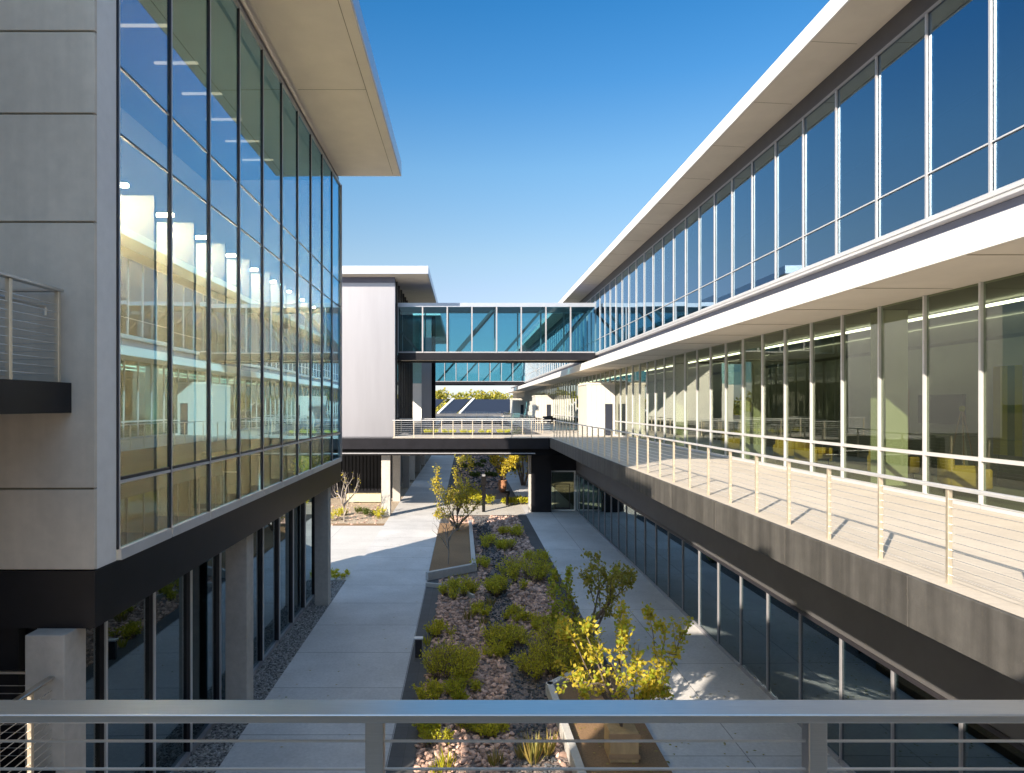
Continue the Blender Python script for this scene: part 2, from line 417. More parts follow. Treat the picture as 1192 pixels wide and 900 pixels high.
# ---------------------------------------------------------------- OFFICE WING, glass curtain on columns (x < -4.45)
XL = -4.45; YA, YB = 8.19, 24.3; BW = 1.557; Y0 = 8.735
LB = thing('office_building', (XL, YA, G), 'tall blue glass curtain wall wing with concrete panel end, raised on columns', 'building')
# end wall panels (facing the camera) with open joints over a darker backing
mb = MB().box(-9.2, XL - .04, YA + .035, YA + .4, -1.98, 8.1)
mb.build('wall_backing', M['joint'], LB)
mb = MB(); zs = [-1.98, -1.0, 2.2, 3.5, 4.49, 6.0, 8.1]
for a, b in zip(zs, zs[1:]):
    mb.box(-9.2, XL, YA, YA + .06, a + .012, b - .012)
bevel(mb.build('end_wall', M['endwall'], LB), .006)
MB().box(XL - .38, XL - .003, YA + .062, Y0 - .03, -1.978, 8.098).build('wall_return', M['return'], LB)
MB().box(-9.5, XL + .012, YA - .014, YB, -2.67, -1.985).build('base_band', M['black'], LB)
for k in range(1, 4):
    pass
MB().box(-9.4, XL - .3, YA + .42, YB - .1, -1.985, -1.97).build('floor_finish', M['infloor'], LB)
# roof with deep overhang
rf = MB().box(-9.8, -2.31, 8.0, YB - .2 + .04, 8.1, 8.56).build('roof', M['soffit'], LB)
MB().box(-2.31, -2.27, 8.0, YB - .2 + .07, 8.11, 8.6).box(-9.8, -2.31, YB - .16, YB - .13, 8.11, 8.6).build('roof_fascia', M['bluefascia'], rf)
MB().box(-2.56, -2.545, 8.1, YB - .4, 8.094, 8.099).box(-4.3, -2.56, 10.5, 10.515, 8.095, 8.099).box(-4.3, -2.56, 17.5, 17.515, 8.095, 8.099).build('soffit_joint', M['joint'], rf)
MB().box(-2.6, -9.2, 24.25, YB, -1.97, 8.1).build('far_end_wall', M['cream'], LB) if False else None
MB().box(-9.2, XL - .35, YB - .2, YB, -1.97, 8.1).build('far_end_wall', M['cream'], LB)
# west side: solid wall with high glazing
mb = MB().box(-9.4, -9.2, 8.6, YB, -1.97, 8.1)
mb.build('rear_wall', M['cream'], LB)
# upper floor set back from the curtain
MB().box(-9.2, -7.2, 8.6, YB - .2, 3.1, 3.5).build('upper_floor', M['ceil'], LB)
# one bay, then copies
fr = MB().box(XL - .04, XL + .014, Y0 - .02, Y0 + .006, -1.84, 7.85).build('window', M['aludark'], LB)
MB().box(XL - .03, XL + .022, Y0 + .006, Y0 + .026, -1.84, 7.85).build('mullion_cap', M['alu'], fr)
MB().box(XL - .05, XL + .035, Y0 + .027, Y0 + BW - .027, -1.985, -1.845).build('sill', M['alu'], fr)
MB().box(XL - .05, XL + .02, Y0 + .027, Y0 + BW - .027, -1.005, -.965).build('sill', M['alu'], fr)
for z in (3.5, 4.37): MB().box(XL - .04, XL + .002, Y0 + .027, Y0 + BW - .027, z - .013, z + .013).build('transom', M['aludark'], fr)
MB().box(XL - .05, XL + .004, Y0 + .027, Y0 + BW - .027, -.963, -.925).build('transom', M['aludark'], fr)
MB().box(XL - .05, XL + .03, Y0 + .027, Y0 + BW - .027, 7.78, 7.85).build('head', M['alugrey'], fr)
MB().box(XL - .022, XL - .012, Y0 + .01, Y0 + BW - .028, -1.846, 7.785).build('pane', M['g_left'], fr)
# faint warp of each pane comes with the glass material
for k in range(1, 10):
    c = copy_tree(fr, LB); c.location = fr.location + Vector((0, k * BW, 0))
MB().box(XL - .1, XL + .05, YB - .03, YB + .03, -1.98, 7.85).build('corner_post', M['alugrey'], LB)
MB().box(XL - .3, XL - .06, Y0, YB, 7.85, 8.098).build('head_band', M['darkband'], LB)
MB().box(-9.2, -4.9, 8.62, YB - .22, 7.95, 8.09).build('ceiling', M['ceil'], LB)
# white fins inside, one per bay, added fill strips, and linear lamps at the ceiling
fin = MB().box(-5.62, -4.82, Y0 + BW + .28, Y0 + BW + .36, -1.968, 3.25).build('partition', M['cream'], LB)
for k in range(1, 9):
    c = fin.copy(); COL.objects.link(c); c.parent = LB; c.location = fin.location + Vector((0, k * BW, 0))
for k in range(9):
    MB().box(-5.9, -4.95, Y0 + BW * (k + 1) - .32, Y0 + BW * (k + 1) - .26, 3.2, 3.25).build('lamp_and_fill_strip', M['finfill'], LB)  # glowing strip added to brighten the fin behind it
mb = MB().box(-7.75, -7.4, 8.8, 24, 3.02, 3.08).build('lamp_and_fill_strip', M['warmfill'], LB)  # long warm strip added as fill for the fins
for k in range(9):
    MB().box(-7.2, -6.2, Y0 + .8 + k * BW, Y0 + .87 + k * BW, 7.90, 7.94).build('lamp_and_fill_strip', M['dimlamp'], LB)
# ground floor glass behind the columns
XG = -5.38
fr = MB().box(XG - .1, XG + .05, 8.53 - .03, 8.53 + .03, G + .1, -2.67).build('ground_window', M['aludark'], LB)
MB().box(XG + .05, XG + .075, 8.53 - .03, 8.53 + .03, G + .1, -2.67).build('mullion_cap', M['alu'], fr)
MB().box(XG - .08, XG + .06, 8.56, 8.53 + 1.57 - .03, G, G + .1).build('sill', M['alugrey'], fr)
MB().box(XG - .03, XG - .015, 8.56, 8.53 + 1.57 - .03, G + .1, -2.67).build('pane', M['g_low'], fr)
for k in range(1, 10):
    c = copy_tree(fr, LB); c.location = fr.location + Vector((0, k * 1.57, 0))
MB().box(XG - .08, XG + .05, 24.2, 24.28, G, -2.67).build('end_post', M['aludark'], LB)
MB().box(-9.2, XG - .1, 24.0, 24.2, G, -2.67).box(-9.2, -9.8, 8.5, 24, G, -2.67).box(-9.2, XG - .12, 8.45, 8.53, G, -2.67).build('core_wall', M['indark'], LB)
MB().box(-9.0, XG - .1, 8.55, 24, G, G + .02).build('ground_floor', M['infloor'], LB)
for y in (7.93, 14.55, 23.15):
    bevel(MB().box(-5.12, -4.66, y, y + .46, G, -2.67).build('column', M['column'], LB), .012)
# unseen wall added beside the landing to block the sun (throws the courtyard shade)
MB().box(-6.6, -6.35, 2.5, YA - .02, -1.3, 7.3).build('sun_block_wing', M['endwall'], LB)

# ---------------------------------------------------------------- stair landings with railings on that end wall
def posts_run(name, parent, pts, z, h, w=.05, m='post', gap=True):
    for (x, y) in pts:
        MB().rbox(x - w / 2, x + w / 2, y - w / 2, y + w / 2, z, z + h, .004).build(name, M[m], parent)
UL = thing('stair_landing', (-5.4, 6.5, .24), 'black edged upper stair landing against concrete panel wall', 'landing')
MB().box(-6.3, -4.72, 5.2, YA - .012, -.09, .27).build('slab', M['black'], UL)
UR = thing('cable_railing', (-4.81, 6.5, .27), 'short steel cable railing on the upper stair landing', 'railing')
posts_run('post', UR, [(-4.81, 8.05), (-4.81, 7.19), (-4.81, 6.33), (-4.81, 5.47)], .27, 1.07)
MB().rbox(-4.86, -4.76, 5.2, 8.1, 1.34, 1.375, .006).rbox(-6.3, -4.86, 8.04, 8.1, 1.34, 1.375, .006).build('top_rail', M['steel'], UR)
for x in (-6.1,): MB().rbox(x - .025, x + .025, 8.02, 8.07, .27, 1.34, .004).build('post', M['post'], UR)
MB().tube((-4.9, 5.2, 1.15), (-4.9, 7.95, 1.15), .02, n=8).tube((-4.9, 7.95, 1.15), (-4.9, 7.95, 1.05), .02, n=8).build('handrail', M['steel'], UR)
for k in range(10):
    z = .36 + k * .092
    MB().tube((-4.81, 5.2, z), (-4.81, 8.05, z), .005, n=5).tube((-4.81, 8.05, z), (-6.3, 8.05, z), .005, n=5).build('cable', M['cable'], UR)
LL = thing('stair_landing', (-5.4, 6.5, -4.3), 'lower stair landing beside the first concrete column', 'landing')
MB().box(-6.3, -4.76, 4.4, 8.2, -4.5, -4.23).build('slab', M['blackmatt'], LL)
MB().box(-6.5, -6.31, 5.6, 8.15, G, -1.31).build('sun_block_side', M['endwall'], LL)  # unseen wall added to keep sun off the first column
LR = thing('cable_railing', (-4.81, 6.5, -4.23), 'steel cable railing with sunlit tan posts on the lower stair landing', 'railing')
posts_run('post', LR, [(-4.81, 8.07), (-4.81, 7.55), (-4.81, 7.0), (-4.81, 6.3)], -4.23, 1.05)
MB().rbox(-4.85, -4.77, 4.4, 8.15, -3.18, -3.145, .006).rbox(-6.3, -4.85, 8.07, 8.12, -3.18, -3.15, .006).build('top_rail', M['steel'], LR)
for k in range(10):
    z = -4.14 + k * .092
    MB().tube((-4.81, 4.4, z), (-4.81, 8.07, z), .005, n=5).tube((-4.81, 8.07, z), (-6.3, 8.07, z), .005, n=5).build('cable', M['cable'], LR)
MB().box(-12, -5.42, 8.28, 8.42, G, -2.68).build('recess_wall', M['black'], LB)

# ---------------------------------------------------------------- LONG OFFICE BUILDING with terrace (x > 5)
RB = thing('office_building', (9.7, 30, G), 'long white banded office building with roof overhang, glazed floors and open terrace', 'building')
YE = 130.0; YS = -6.0
sl_ = MB().box(5.1, 22, YS, 150, -2.48, DK - .012).build('terrace_slab', M['spandrel'], RB)
MB().box(5.13, 9.72, YS, 150, DK - .01, DK).build('terrace_paving', M['deck'], RB)
mb = MB(); y = 10.82 - 3 * 6
while y < 40.6:
    mb.box(5.03, 5.098, y + .008, min(y + 2.985, 40.9), -2.52, DK + .012); y += 2.99
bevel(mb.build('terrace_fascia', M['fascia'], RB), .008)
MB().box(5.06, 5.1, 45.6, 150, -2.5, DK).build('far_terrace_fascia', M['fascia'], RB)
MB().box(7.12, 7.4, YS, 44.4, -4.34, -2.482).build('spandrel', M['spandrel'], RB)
MB().box(7.10, 7.16, YS, 44.4, -4.42, -4.345).build('window_head', M['aludark'], RB)
# floors, core and ceilings
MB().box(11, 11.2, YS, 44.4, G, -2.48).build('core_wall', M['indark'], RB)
MB().box(7.45, 11, YS, 44.4, G, G + .02).build('ground_floor', M['infloor'], RB)
MB().box(15.6, 15.8, YS, YE, DK, 2.31).build('back_wall', M['inwall'], RB)
MB().box(9.78, 15.6, YS, YE, DK - .008, DK + .004).build('floor_finish', M['infloor'], RB)
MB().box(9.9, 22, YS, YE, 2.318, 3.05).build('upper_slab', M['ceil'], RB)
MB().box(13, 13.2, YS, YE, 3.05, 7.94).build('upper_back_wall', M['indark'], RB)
MB().box(22, 22.2, YS, YE, G, 8.0).build('rear_wall', M['endwall'], RB)
MB().box(9, 22, YE - .2, YE, DK, 7.94).build('end_wall', M['white'], RB)
# canopy band
can = MB().profile([(7.70, 2.325), (9.9, 2.315), (9.9, 2.74), (7.70, 2.752)], YS, YE).build('canopy', M['soffit'], RB)
mb = MB(); y = YS
while y < YE: mb.box(7.65, 7.698, y + .004, min(y + 5.99, YE), 2.315, 2.76); y += 6
mb.build('canopy_fascia', M['white'], can)
MB().box(8.70, 9.2, YS, YE, 2.745, 3.29).build('recess_band', M['bluestrip'], RB)  # shade of the recess is put into this blue panel colour
mb = MB(); y = 11.34 - 9 * 1.573
mb.box(8.52, 8.80, YS, YE, 3.30, 3.37).profile([(8.5, 3.372), (8.8, 3.372), (8.8, 3.50), (8.60, 3.50), (8.5, 3.44)], YS, YE)
mb.build('sill_band', M['alu'], RB)
MB().box(8.74, 9.2, YS, YE, 7.43, 7.94).build('head_band', M['darkband'], RB)
MB().box(8.705, 8.738, YS, YE, 7.40, 7.46).build('head_trim', M['alugrey'], RB)
rf = MB().profile([(7.58, 8.0), (8.6, 7.945), (22, 7.945), (22, 8.34), (7.58, 8.34)], YS, YE).build('roof', M['soffit'], RB)
MB().box(7.53, 7.578, YS, YE + .03, 7.975, 8.37).box(7.58, 22, YE, YE + .03, 7.975, 8.37).build('roof_fascia', M['white'], rf)
mb = MB(); y = YS
while y < YE: mb.box(7.526, 7.5295, y, y + .012, 7.98, 8.365); y += 6
mb.build('fascia_joint', M['alugrey'], rf)
mb, m2 = MB(), MB(); y = YS
while y < 70:
    mb.profile([(7.6, 7.9945), (8.6, 7.9405), (8.6, 7.9475), (7.6, 8.0015)], y, y + .012)
    m2.box(7.71, 9.63, y + 1.5, y + 1.512, 2.311, 2.319); y += 3
mb.build('soffit_joint', M['joint'], rf); m2.build('soffit_joint', M['joint'], can)
BWR = 1.573
def window_far(name, x_mull, x_pane, y, yend, z0, z1, mull, pane_m, zt, tm):
    a = MB(); yy = y
    while yy < yend:
        a.box(x_mull[0], x_mull[1], yy - .022, yy + .022, z0, z1); yy += BWR
    for z in zt: a.box(x_mull[0] + .02, x_mull[1] - .002, y, yend, z - .03, z + .03)
    o = tag(a.build(name, M[mull], RB), kind='stuff')
    MB().box(x_pane, x_pane + .01, y, yend, z0, z1).build('pane', M[pane_m], o)
# upper storey
yu = 11.34 - 7 * BWR
fr = MB().box(8.695, 8.735, yu - .022, yu + .022, 3.502, 7.40).build('window', M['alumid'], RB)
MB().box(8.71, 8.735, yu + .023, yu + BWR - .023, 4.355, 4.381).build('transom', M['alu'], fr)
MB().box(8.745, 8.757, yu - .022, yu + BWR - .023, 3.50, 7.43).build('pane', M['g_up'], fr)
NU = 38
for k in range(1, NU):
    c = copy_tree(fr, RB); c.location = fr.location + Vector((0, k * BWR, 0))
window_far('far_window', (8.69, 8.735), 8.745, yu + NU * BWR, YE, 3.502, 7.43, 'alu', 'g_up', (4.37,), 'alu')
# terrace storey
yd = 12.82 - 6 * BWR
fr = MB().box(9.645, 9.74, yd - .028, yd + .028, DK + .1, 2.312).build('terrace_window', M['alu'], RB)
MB().box(9.65, 9.74, yd + .029, yd + BWR - .029, -1.05, -.975).build('transom', M['alu'], fr)
MB().box(9.65, 9.74, yd + .029, yd + BWR - .029, DK + .004, DK + .1).build('sill', M['alu'], fr)
MB().box(9.70, 9.712, yd + .029, yd + BWR - .029, DK + .1, 2.312).build('pane', M['g_deck'], fr)
ND = 38
for k in range(1, ND):
    c = copy_tree(fr, RB); c.location = fr.location + Vector((0, k * BWR, 0))
window_far('far_terrace_window', (9.63, 9.78), 9.70, yd + ND * BWR, YE, DK + .1, 2.312, 'alu', 'g_deck', (-1.0,), 'alu')
# ground storey
yg = 16.1 - 7 * BWR
fr = MB().box(7.095, 7.2, yg - .02, yg + .02, G + .09, -4.42).build('ground_window', M['alugrey'], RB)
MB().box(7.08, 7.2, yg + .021, yg + BWR - .021, G, G + .09).build('sill', M['alugrey'], fr)
MB().box(7.13, 7.142, yg + .021, yg + BWR - .021, G + .09, -4.42).build('pane', M['g_low'], fr)
for k in range(1, 25):
    c = copy_tree(fr, RB); c.location = fr.location + Vector((0, k * BWR, 0))
# entrance vestibules on the terrace
for (ya, yb, x0, zt) in ((44.2, 47.6, 7.85, 1.35), (76, 80, 7.8, 1.0), (112, 118, 7.7, 1.0)):
    v = MB().box(x0, 9.68, ya, yb, DK, zt).build('vestibule', M['vest'], RB)
    mbj = MB()
    for k in range(1, 6): mbj.box(x0 + k * (9.68 - x0) / 6 - .008, x0 + k * (9.68 - x0) / 6 + .008, ya - .006, ya - .002, DK + .02, zt - .02)
    mbj.build('panel_joint', M['alugrey'], v)
    MB().box(9.02, 9.5, ya - .03, ya - .008, DK + .02, DK + 2.05).build('door', M['navy'], v)
    MB().box(x0 - .05, 9.68, ya - .05, yb + .05, zt + .002, zt + .12).build('vestibule_roof', M['soffit'], v)
# interior of the terrace storey
for x, z in ((11.6, 2.2), (13.9, 2.2)):
    MB().box(x, x + .1, YS, 70, z, z + .05).build('lamp_and_fill_strip', M['stripbl'], RB)
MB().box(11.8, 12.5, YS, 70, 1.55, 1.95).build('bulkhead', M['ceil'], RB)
for yy in (16.6, 24.8, 33, 41):
    MB().box(10.2, 10.75, yy, yy + .6, DK, 2.316).build('interior_column', M['cream'], RB)
MB().box(13.2, 15.6, 29.5, 29.7, DK, 2.31).build('partition', M['inwall'], RB)
dr = MB().box(15.52, 15.598, 24.0, 25.3, DK, .55).build('interior_door', M['wooddoor'], RB)
MB().box(15.5, 15.518, 24.25, 25.05, DK + .15, .4).build('door_leaf', M['navy'], dr)
MB().box(15.5, 15.598, 21.3, 23.4, -.6, .35).build('wall_screen', M['charcoal'], RB)
cols = [(.55, .5, .04), (.20, .30, .05), (.62, .6, .5), (.68, .60, .05), (.16, .24, .06), (.75, .68, .10), (.50, .42, .05)]
art = thing('striped_panel', (13.0, 13, DK), 'panel painted in yellow, lime and green upright bands inside glazed terrace storey', 'panel')
for k in range(14):
    c = cols[k % 7]
    MB().box(13.0 + (.0), 13.06, 13.75 + k * .22, 13.75 + k * .22 + .219, -1.2, .95).build('band', mat('art band', c, .6, var=.03), art)
MB().box(13.02, 13.05, 13.8, 13.86, DK, -1.2).box(13.02, 13.05, 16.7, 16.76, DK, -1.2).build('leg', M['alugrey'], art)

# ---------------------------------------------------------------- railings
def cable_rail_y(x, y0, y1, sp, z, label, ncab=10, first=None):
    t = thing('cable_railing', (x, (y0 + y1) / 2, z), label, 'railing')
    y = y0; p0 = None
    while y <= y1 + 1e-3:
        if p0 is None:
            p0 = MB().rbox(x - .012, x + .038, y - .006, y + .006 + .03, z - .05, z + 1.035, .003).build('post', M['post'], t)
        else:
            c = p0.copy(); COL.objects.link(c); c.parent = t; c.location = p0.location + Vector((0, y - y0, 0))
        y += sp
    bevel(MB().box(x - .025, x + .05, y0 - .5, y1 + .05, z + 1.036, z + 1.075).build('top_rail', M['alu'], t), .005)
    for k in range(ncab):
        zz = z + .10 + k * .092
        MB().tube((x + .013, y0 - .5, zz), (x + .013, y1, zz), .004, n=5).build('cable', M['cable'], t)
    return t
cable_rail_y(5.27, 7.45 - 4 * 1.233, 41.0, 1.233, DK, 'long steel cable railing along the terrace edge of the white banded building')
cable_rail_y(5.27, 46.8, 94, 1.6, DK, 'far run of terrace railing beyond the open footbridge')
def cable_rail_x(y, x0, x1, sp, z, label, ncab=8, h=1.035, cab=.006):
    t = thing('cable_railing', ((x0 + x1) / 2, y, z), label, 'railing')
    x = x0; p0 = None
    while x <= x1 + 1e-3:
        if p0 is None: p0 = MB().rbox(x - .025, x + .025, y - .02, y + .02, z, z + h, .003).build('post', M['post'], t)
        else:
            c = p0.copy(); COL.objects.link(c); c.parent = t; c.location = p0.location + Vector((x - x0, 0, 0))
        x += sp
    MB().box(x0 - .1, x1 + .05, y - .03, y + .03, z + h + .001, z + h + .04).build('top_rail', M['alu'], t)
    for k in range(ncab):
        zz = z + .1 + k * (h - .1) / ncab
        MB().tube((x0, y, zz), (x1, y, zz), cab, n=5).build('cable', M['cable'], t)
    return t
# ---------------------------------------------------------------- open footbridge below the skybridge
FB = thing('footbridge', (0, 46, DK), 'black edged open footbridge between the two buildings, under the nearer skybridge', 'footbridge')
MB().box(-9, 5.03, 41.0, 45.6, -2.62, DK - .02).build('slab', M['black'], FB)
MB().box(-4.4, 5.12, 40.98, 45.6, DK - .018, DK + .002).build('deck_paving', M['deck'], FB)
MB().box(-9, 7.0, 41.3, 42.0, -3.02, -2.63).build('beam', M['blackmatt'], FB)
MB().tube((-9, 41.25, -2.9), (4.2, 41.25, -2.9), .04, n=8).build('pipe', M['alugrey'], FB)
MB().box(4.2, 5.46, 43.5, 44.4, G, -2.64).build('pier', M['black'], FB)
MB().box(5.46, 7.2, 44.0, 44.4, -4.2, -2.64).build('wall_above_door', M['black'], FB)
MB().box(4.03, 4.18, 43.6, 43.9, G, -2.64).build('post', M['column'], FB)
# glazed door screen beside the pier
DS = thing('glass_door', (6.3, 44.2, G), 'white framed glazed door screen at the end of the terrace side walk', 'door')
MB().box(5.47, 5.55, 44.1, 44.2, G, -4.21).box(7.0, 7.1, 44.1, 44.2, G, -4.21).box(5.55, 7.0, 44.1, 44.2, -4.3, -4.21).box(5.55, 7.0, 44.1, 44.2, G, G + .08).build('frame', M['white'], DS)
dl = MB().box(5.75, 5.79, 44.08, 44.12, G + .1, -5.1).box(6.7, 6.74, 44.08, 44.12, G + .1, -5.1).box(5.75, 6.74, 44.08, 44.12, -5.1, -5.05).box(5.79, 6.70, 44.08, 44.12, G + .1, G + .2).build('door_leaf', M['aludark'], DS)
MB().box(5.55, 7.0, 44.14, 44.15, G + .08, -4.3).build('pane', M['g_deck'], DS)
cable_rail_x(41.12, -4.3, 5.1, 1.18, DK, 'steel railing on the front edge of the open footbridge')
cable_rail_x(45.52, -4.3, 4.6, 1.35, DK, 'steel railing on the back edge of the open footbridge')
PL = thing('deck_planter', (0, 45.1, DK), 'low dark planter trough filled with bright grasses on the footbridge', 'planter')
MB().box(-2.9, 3.0, 44.9, 45.4, DK, DK + .14).build('trough', M['blackmatt'], PL)

# ---------------------------------------------------------------- FAR OFFICE BLOCK with blank white wall
FL = thing('office_building', (-8, 50, G), 'office block with blank white metal end wall and thin overhanging roof, joined by skybridge', 'building')
bevel(MB().box(-14, -4.45, 43.1, 43.35, -2.0, 7.75).build('end_wall', M['whitewall'], FL), .02)
MB().box(-14, -4.47, 43.12, 43.34, 7.752, 8.1).build('head_band', M['bluestrip'], FL)
rf = MB().box(-16, -2.36, 42.12, 58, 8.1, 8.54).build('roof', M['soffit'], FL)
MB().box(-16, -2.30, 42.06, 42.118, 8.11, 8.6).box(-2.358, -2.30, 42.12, 58, 8.11, 8.6).build('roof_fascia', M['bluefascia'], rf)
MB().box(-14, -4.55, 43.36, 58, -2.0, -1.9).box(-14, -4.6, 57.8, 58, -1.9, 8.1).box(-4.62, -4.5, 43.36, 44.2, -1.9, 8.1).build('wall', M['indark'], FL)
wb = MB()
for k in range(9): wb.box(-4.56, -4.44, 44.6 + k * 1.6 - .03, 44.6 + k * 1.6 + .03, -1.9, 8.08)
wb.build('side_frame', M['aludark'], FL)
MB().box(-4.52, -4.51, 44.2, 57.8, -1.9, 8.08).build('side_pane', M['g_deck'], FL)
MB().box(-7.5, -6.6, 49, 49.3, -1.9, 3.2).build('interior_wall', M['cream'], FL)
MB().box(-14, -4.6, 44, 57.5, 3.0, 3.4).build('upper_floor', M['ceil'], FL)
MB().box(-16, -5.4, 50.0, 50.4, G, -2.64).box(-5.8, -5.4, 50.4, 58, G, -2.64).build('recess_wall', M['black'], FL)
lv = MB()
for k in range(38): lv.box(-15.6 + k * .26, -15.6 + k * .26 + .05, 49.93, 49.998, G + .6, -2.7)
lv.build('louvre', M['blackmatt'], FL)
for y in (41.9, 48.3, 56.0):
    c = bevel(MB().box(-5.17, -4.63, y, y + .5, G, -2.64 if y > 42 else -3.0).build('column', M['column'], FL), .012)
MB().box(-5.24, -4.56, 41.84, 42.5, -3.06, -2.64).build('capital', M['column'], FL)

# third block further on
TB = thing('office_building', (-7, 66, G), 'far block with grey white end pier and flat roof behind the nearer skybridge', 'building')
MB().box(-4.0, -3.1, 62, 62.5, DK, 8.1).build('end_pier', M['whitewall'], TB)
MB().box(-3.1, -2.75, 62.2, 62.6, DK, 8.1).build('dark_edge', M['blackmatt'], TB)
rf = MB().box(-16, -2.3, 61.5, 90, 8.1, 8.5).build('roof', M['soffit'], TB)
MB().box(-16, -2.26, 61.44, 61.498, 8.11, 8.56).build('roof_fascia', M['white'], rf)
MB().box(-16, -7.2, 62.6, 62.8, DK, 8.1).box(-16, -4.2, 89.6, 89.8, DK, 8.1).build('wall', M['white'], TB)
MB().box(-7.2, -4.0, 62.3, 62.32, 2.0, 8.1).build('pane', M['g_bridge'], TB)
MB().box(-16, -2.9, 61.6, 89.8, -2.5, DK - .01).build('slab', M['black'], TB)
for y in (62, 70, 78): MB().box(-5.17, -4.63, y, y + .5, G, -2.5).build('column', M['column'], TB)
MB().box(-16, -6.2, 66, 66.4, G, -2.5).build('recess_wall', M['black'], TB)

# ---------------------------------------------------------------- glazed skybridges
def skybridge(y, x0, x1, label, w=3.2, n=8):
    t = thing('skybridge', ((x0 + x1) / 2, y + w / 2, 2.98), label, 'skybridge')
    for ya in (y + .02, y + w - .3): MB().box(x0, x1, ya, ya + .28, 2.98, 3.44).build('floor_beam', M['black'], t)
    MB().box(x0, x1, y + .3, y + w - .3, 3.1, 3.3).build('floor', M['soffit'], t)
    for ya in (y, y + w - .28): MB().box(x0, x1, ya, ya + .28, 6.46, 6.72).build('roof_beam', M['bluefascia'], t)
    MB().box(x0, x1, y + .28, y + w - .28, 6.5, 6.68).build('roof', M['bluestrip'], t)
    bw = (x1 - x0) / n
    for yy, s in ((y + .06, 0), (y + w - .12, 1)):
        for k in range(n):
            xa = x0 + k * bw
            f = MB().box(xa - .045, xa + .045, yy - .05, yy + .08, 3.44, 6.46).build('window', M['alugrey'], t)
            MB().box(xa + .045, xa + bw - .045, yy - .02, yy + .06, 3.45, 3.53).build('sill', M['alugrey'], f)
            MB().box(xa + .045, xa + bw - .045, yy + .005, yy + .017, 3.531, 6.459).build('pane', M['g_bridge'], f)
        yb = yy + (.32 if s == 0 else -.28)
        k = 0
        while k < n - 1:
            xa = x0 + (k + .35) * bw; xb = x0 + (k + 1.95) * bw
            if k == 0: MB().bar((xa - .5, yb, 5.0), (xa + .8, yb, 3.5), .14, .14).build('brace', M['darkband'], t)
            else: MB().bar((xa, yb, 3.5), (xb, yb, 6.5), .15, .15).build('brace', M['darkband'], t)
            k += 2 if k else 2
    return t
skybridge(44.75, -4.44, 8.5, 'teal glazed skybridge with dark floor beam, the nearer one, joining both buildings')
skybridge(99, -8, 8.5, 'second glazed skybridge seen below and behind the nearer one', n=10)
FD = thing('footbridge', (0, 97, DK), 'far open footbridge with pale rail beneath the second skybridge', 'footbridge')
MB().box(-8, 5.0, 95, 101, -2.6, DK).build('slab', M['blackmatt'], FD)
MB().box(-8, 5.0, 94.95, 94.99, -2.2, -1.5).build('edge_panel', M['white'], FD)
cable_rail_x(94.9, -7.5, 4.9, 1.5, -1.95, 'pale railing on the far footbridge', ncab=9, cab=.012)

# ---------------------------------------------------------------- near walkway: railing in front of the camera
NW = thing('walkway_deck', (0, 0, DK), 'concrete walkway deck behind the steel guard rail', 'walkway')
MB().box(-4.7, 4.95, -3, 2.09, -2.5, DK).build('slab', M['deck'], NW)
MB().box(-7.6, -5.4, -.85, -.45, G, 2.5).box(-5.399, -3.6, -.85, -.45, G, 4.8).build('sun_block_tower', M['endwall'], NW)  # unseen block added behind the camera to shade the courtyard walk
MB().box(-1.5, 4.6, -.85, -.45, DK, 1.5).box(-3.599, -1.501, -.85, -.45, DK, 2.5).build('sun_block_low', M['endwall'], NW)  # unseen low screen added to shade guard rail and lower windows
MB().box(-13, -7.61, -.85, -.45, 3.0, 5.6).box(-7.609, -6.401, -.85, -.45, 4.0, 5.6).box(-6.4, -5.41, -.85, -.45, 3.2, 5.6).build('sun_block_high', M['endwall'], NW)  # unseen raised screen added, leaving a gap for sun on the tree
FRL = thing('guard_rail', (0, 2, DK), 'brushed steel guard rail with flat top and square posts in front of courtyard', 'railing')
yr = 2.03
yr = 1.97
tr_ = MB().box(-4.6, 4.9, yr, yr + .106, -.919, -.893).build('top_rail', M['steel'], FRL)
bevel(tr_, .006, 3)
p0 = None
for k, x in enumerate((-1.578 + .0 - 1.31 * 2, -1.578, -.268, 1.05, 1.05 + 1.31, 1.05 + 2.62)):
    pass
p0 = bevel(MB().box(-.295, -.241, yr + .03, yr + .08, DK, -.920).build('post', M['steel'], FRL), .004)
for k in (-3, -2, -1, 1, 2, 3):
    c = p0.copy(); COL.objects.link(c); c.parent = FRL; c.location = p0.location + Vector((1.302 * k, 0, 0))
for k in range(11):
    z = -.995 - .083 * k
    MB().tube((-4.6, yr + .055, z), (4.9, yr + .055, z), .0042, n=8).build('cable', M['cable'], FRL)

# ---------------------------------------------------------------- planters, bollards, bench
def wall_path(pts, w, z0, z1):
    mb = MB()
    for (ax, ay), (bx, by) in zip(pts, pts[1:]):
        d = Vector((bx - ax, by - ay, 0)).normalized(); n = Vector((-d.y, d.x, 0)) * w / 2; e = d * (w / 2)
        P = [(ax - e.x - n.x, ay - e.y - n.y), (bx + e.x - n.x, by + e.y - n.y), (bx + e.x + n.x, by + e.y + n.y), (ax - e.x + n.x, ay - e.y + n.y)]
        mb.prism(P, z0, z1)
    return mb
PA = thing('planter', (2.9, 13.5, G), 'raised concrete planter of brown fines holding the sunlit yellow tree', 'planter')
bevel(wall_path([(2.12, 9.5), (1.98, 16.0), (3.45, 17.6)], .16, G, G + .30).build('wall', M['kerb'], PA), .012)
MB().prism([(2.15, 9.5), (3.74, 9.5), (3.74, 17.55), (3.3, 17.3), (2.05, 15.95)], G, G + .16).build('soil', M['mulch'], PA)
PB = thing('planter', (-.5, 32, G), 'raised concrete planter of brown fines with thin bare tree in the rock bed', 'planter')
bevel(wall_path([(-1.44, 26.6), (.34, 28.0), (.26, 38.6)], .18, G, G + .32).build('wall', M['kerb'], PB), .012)
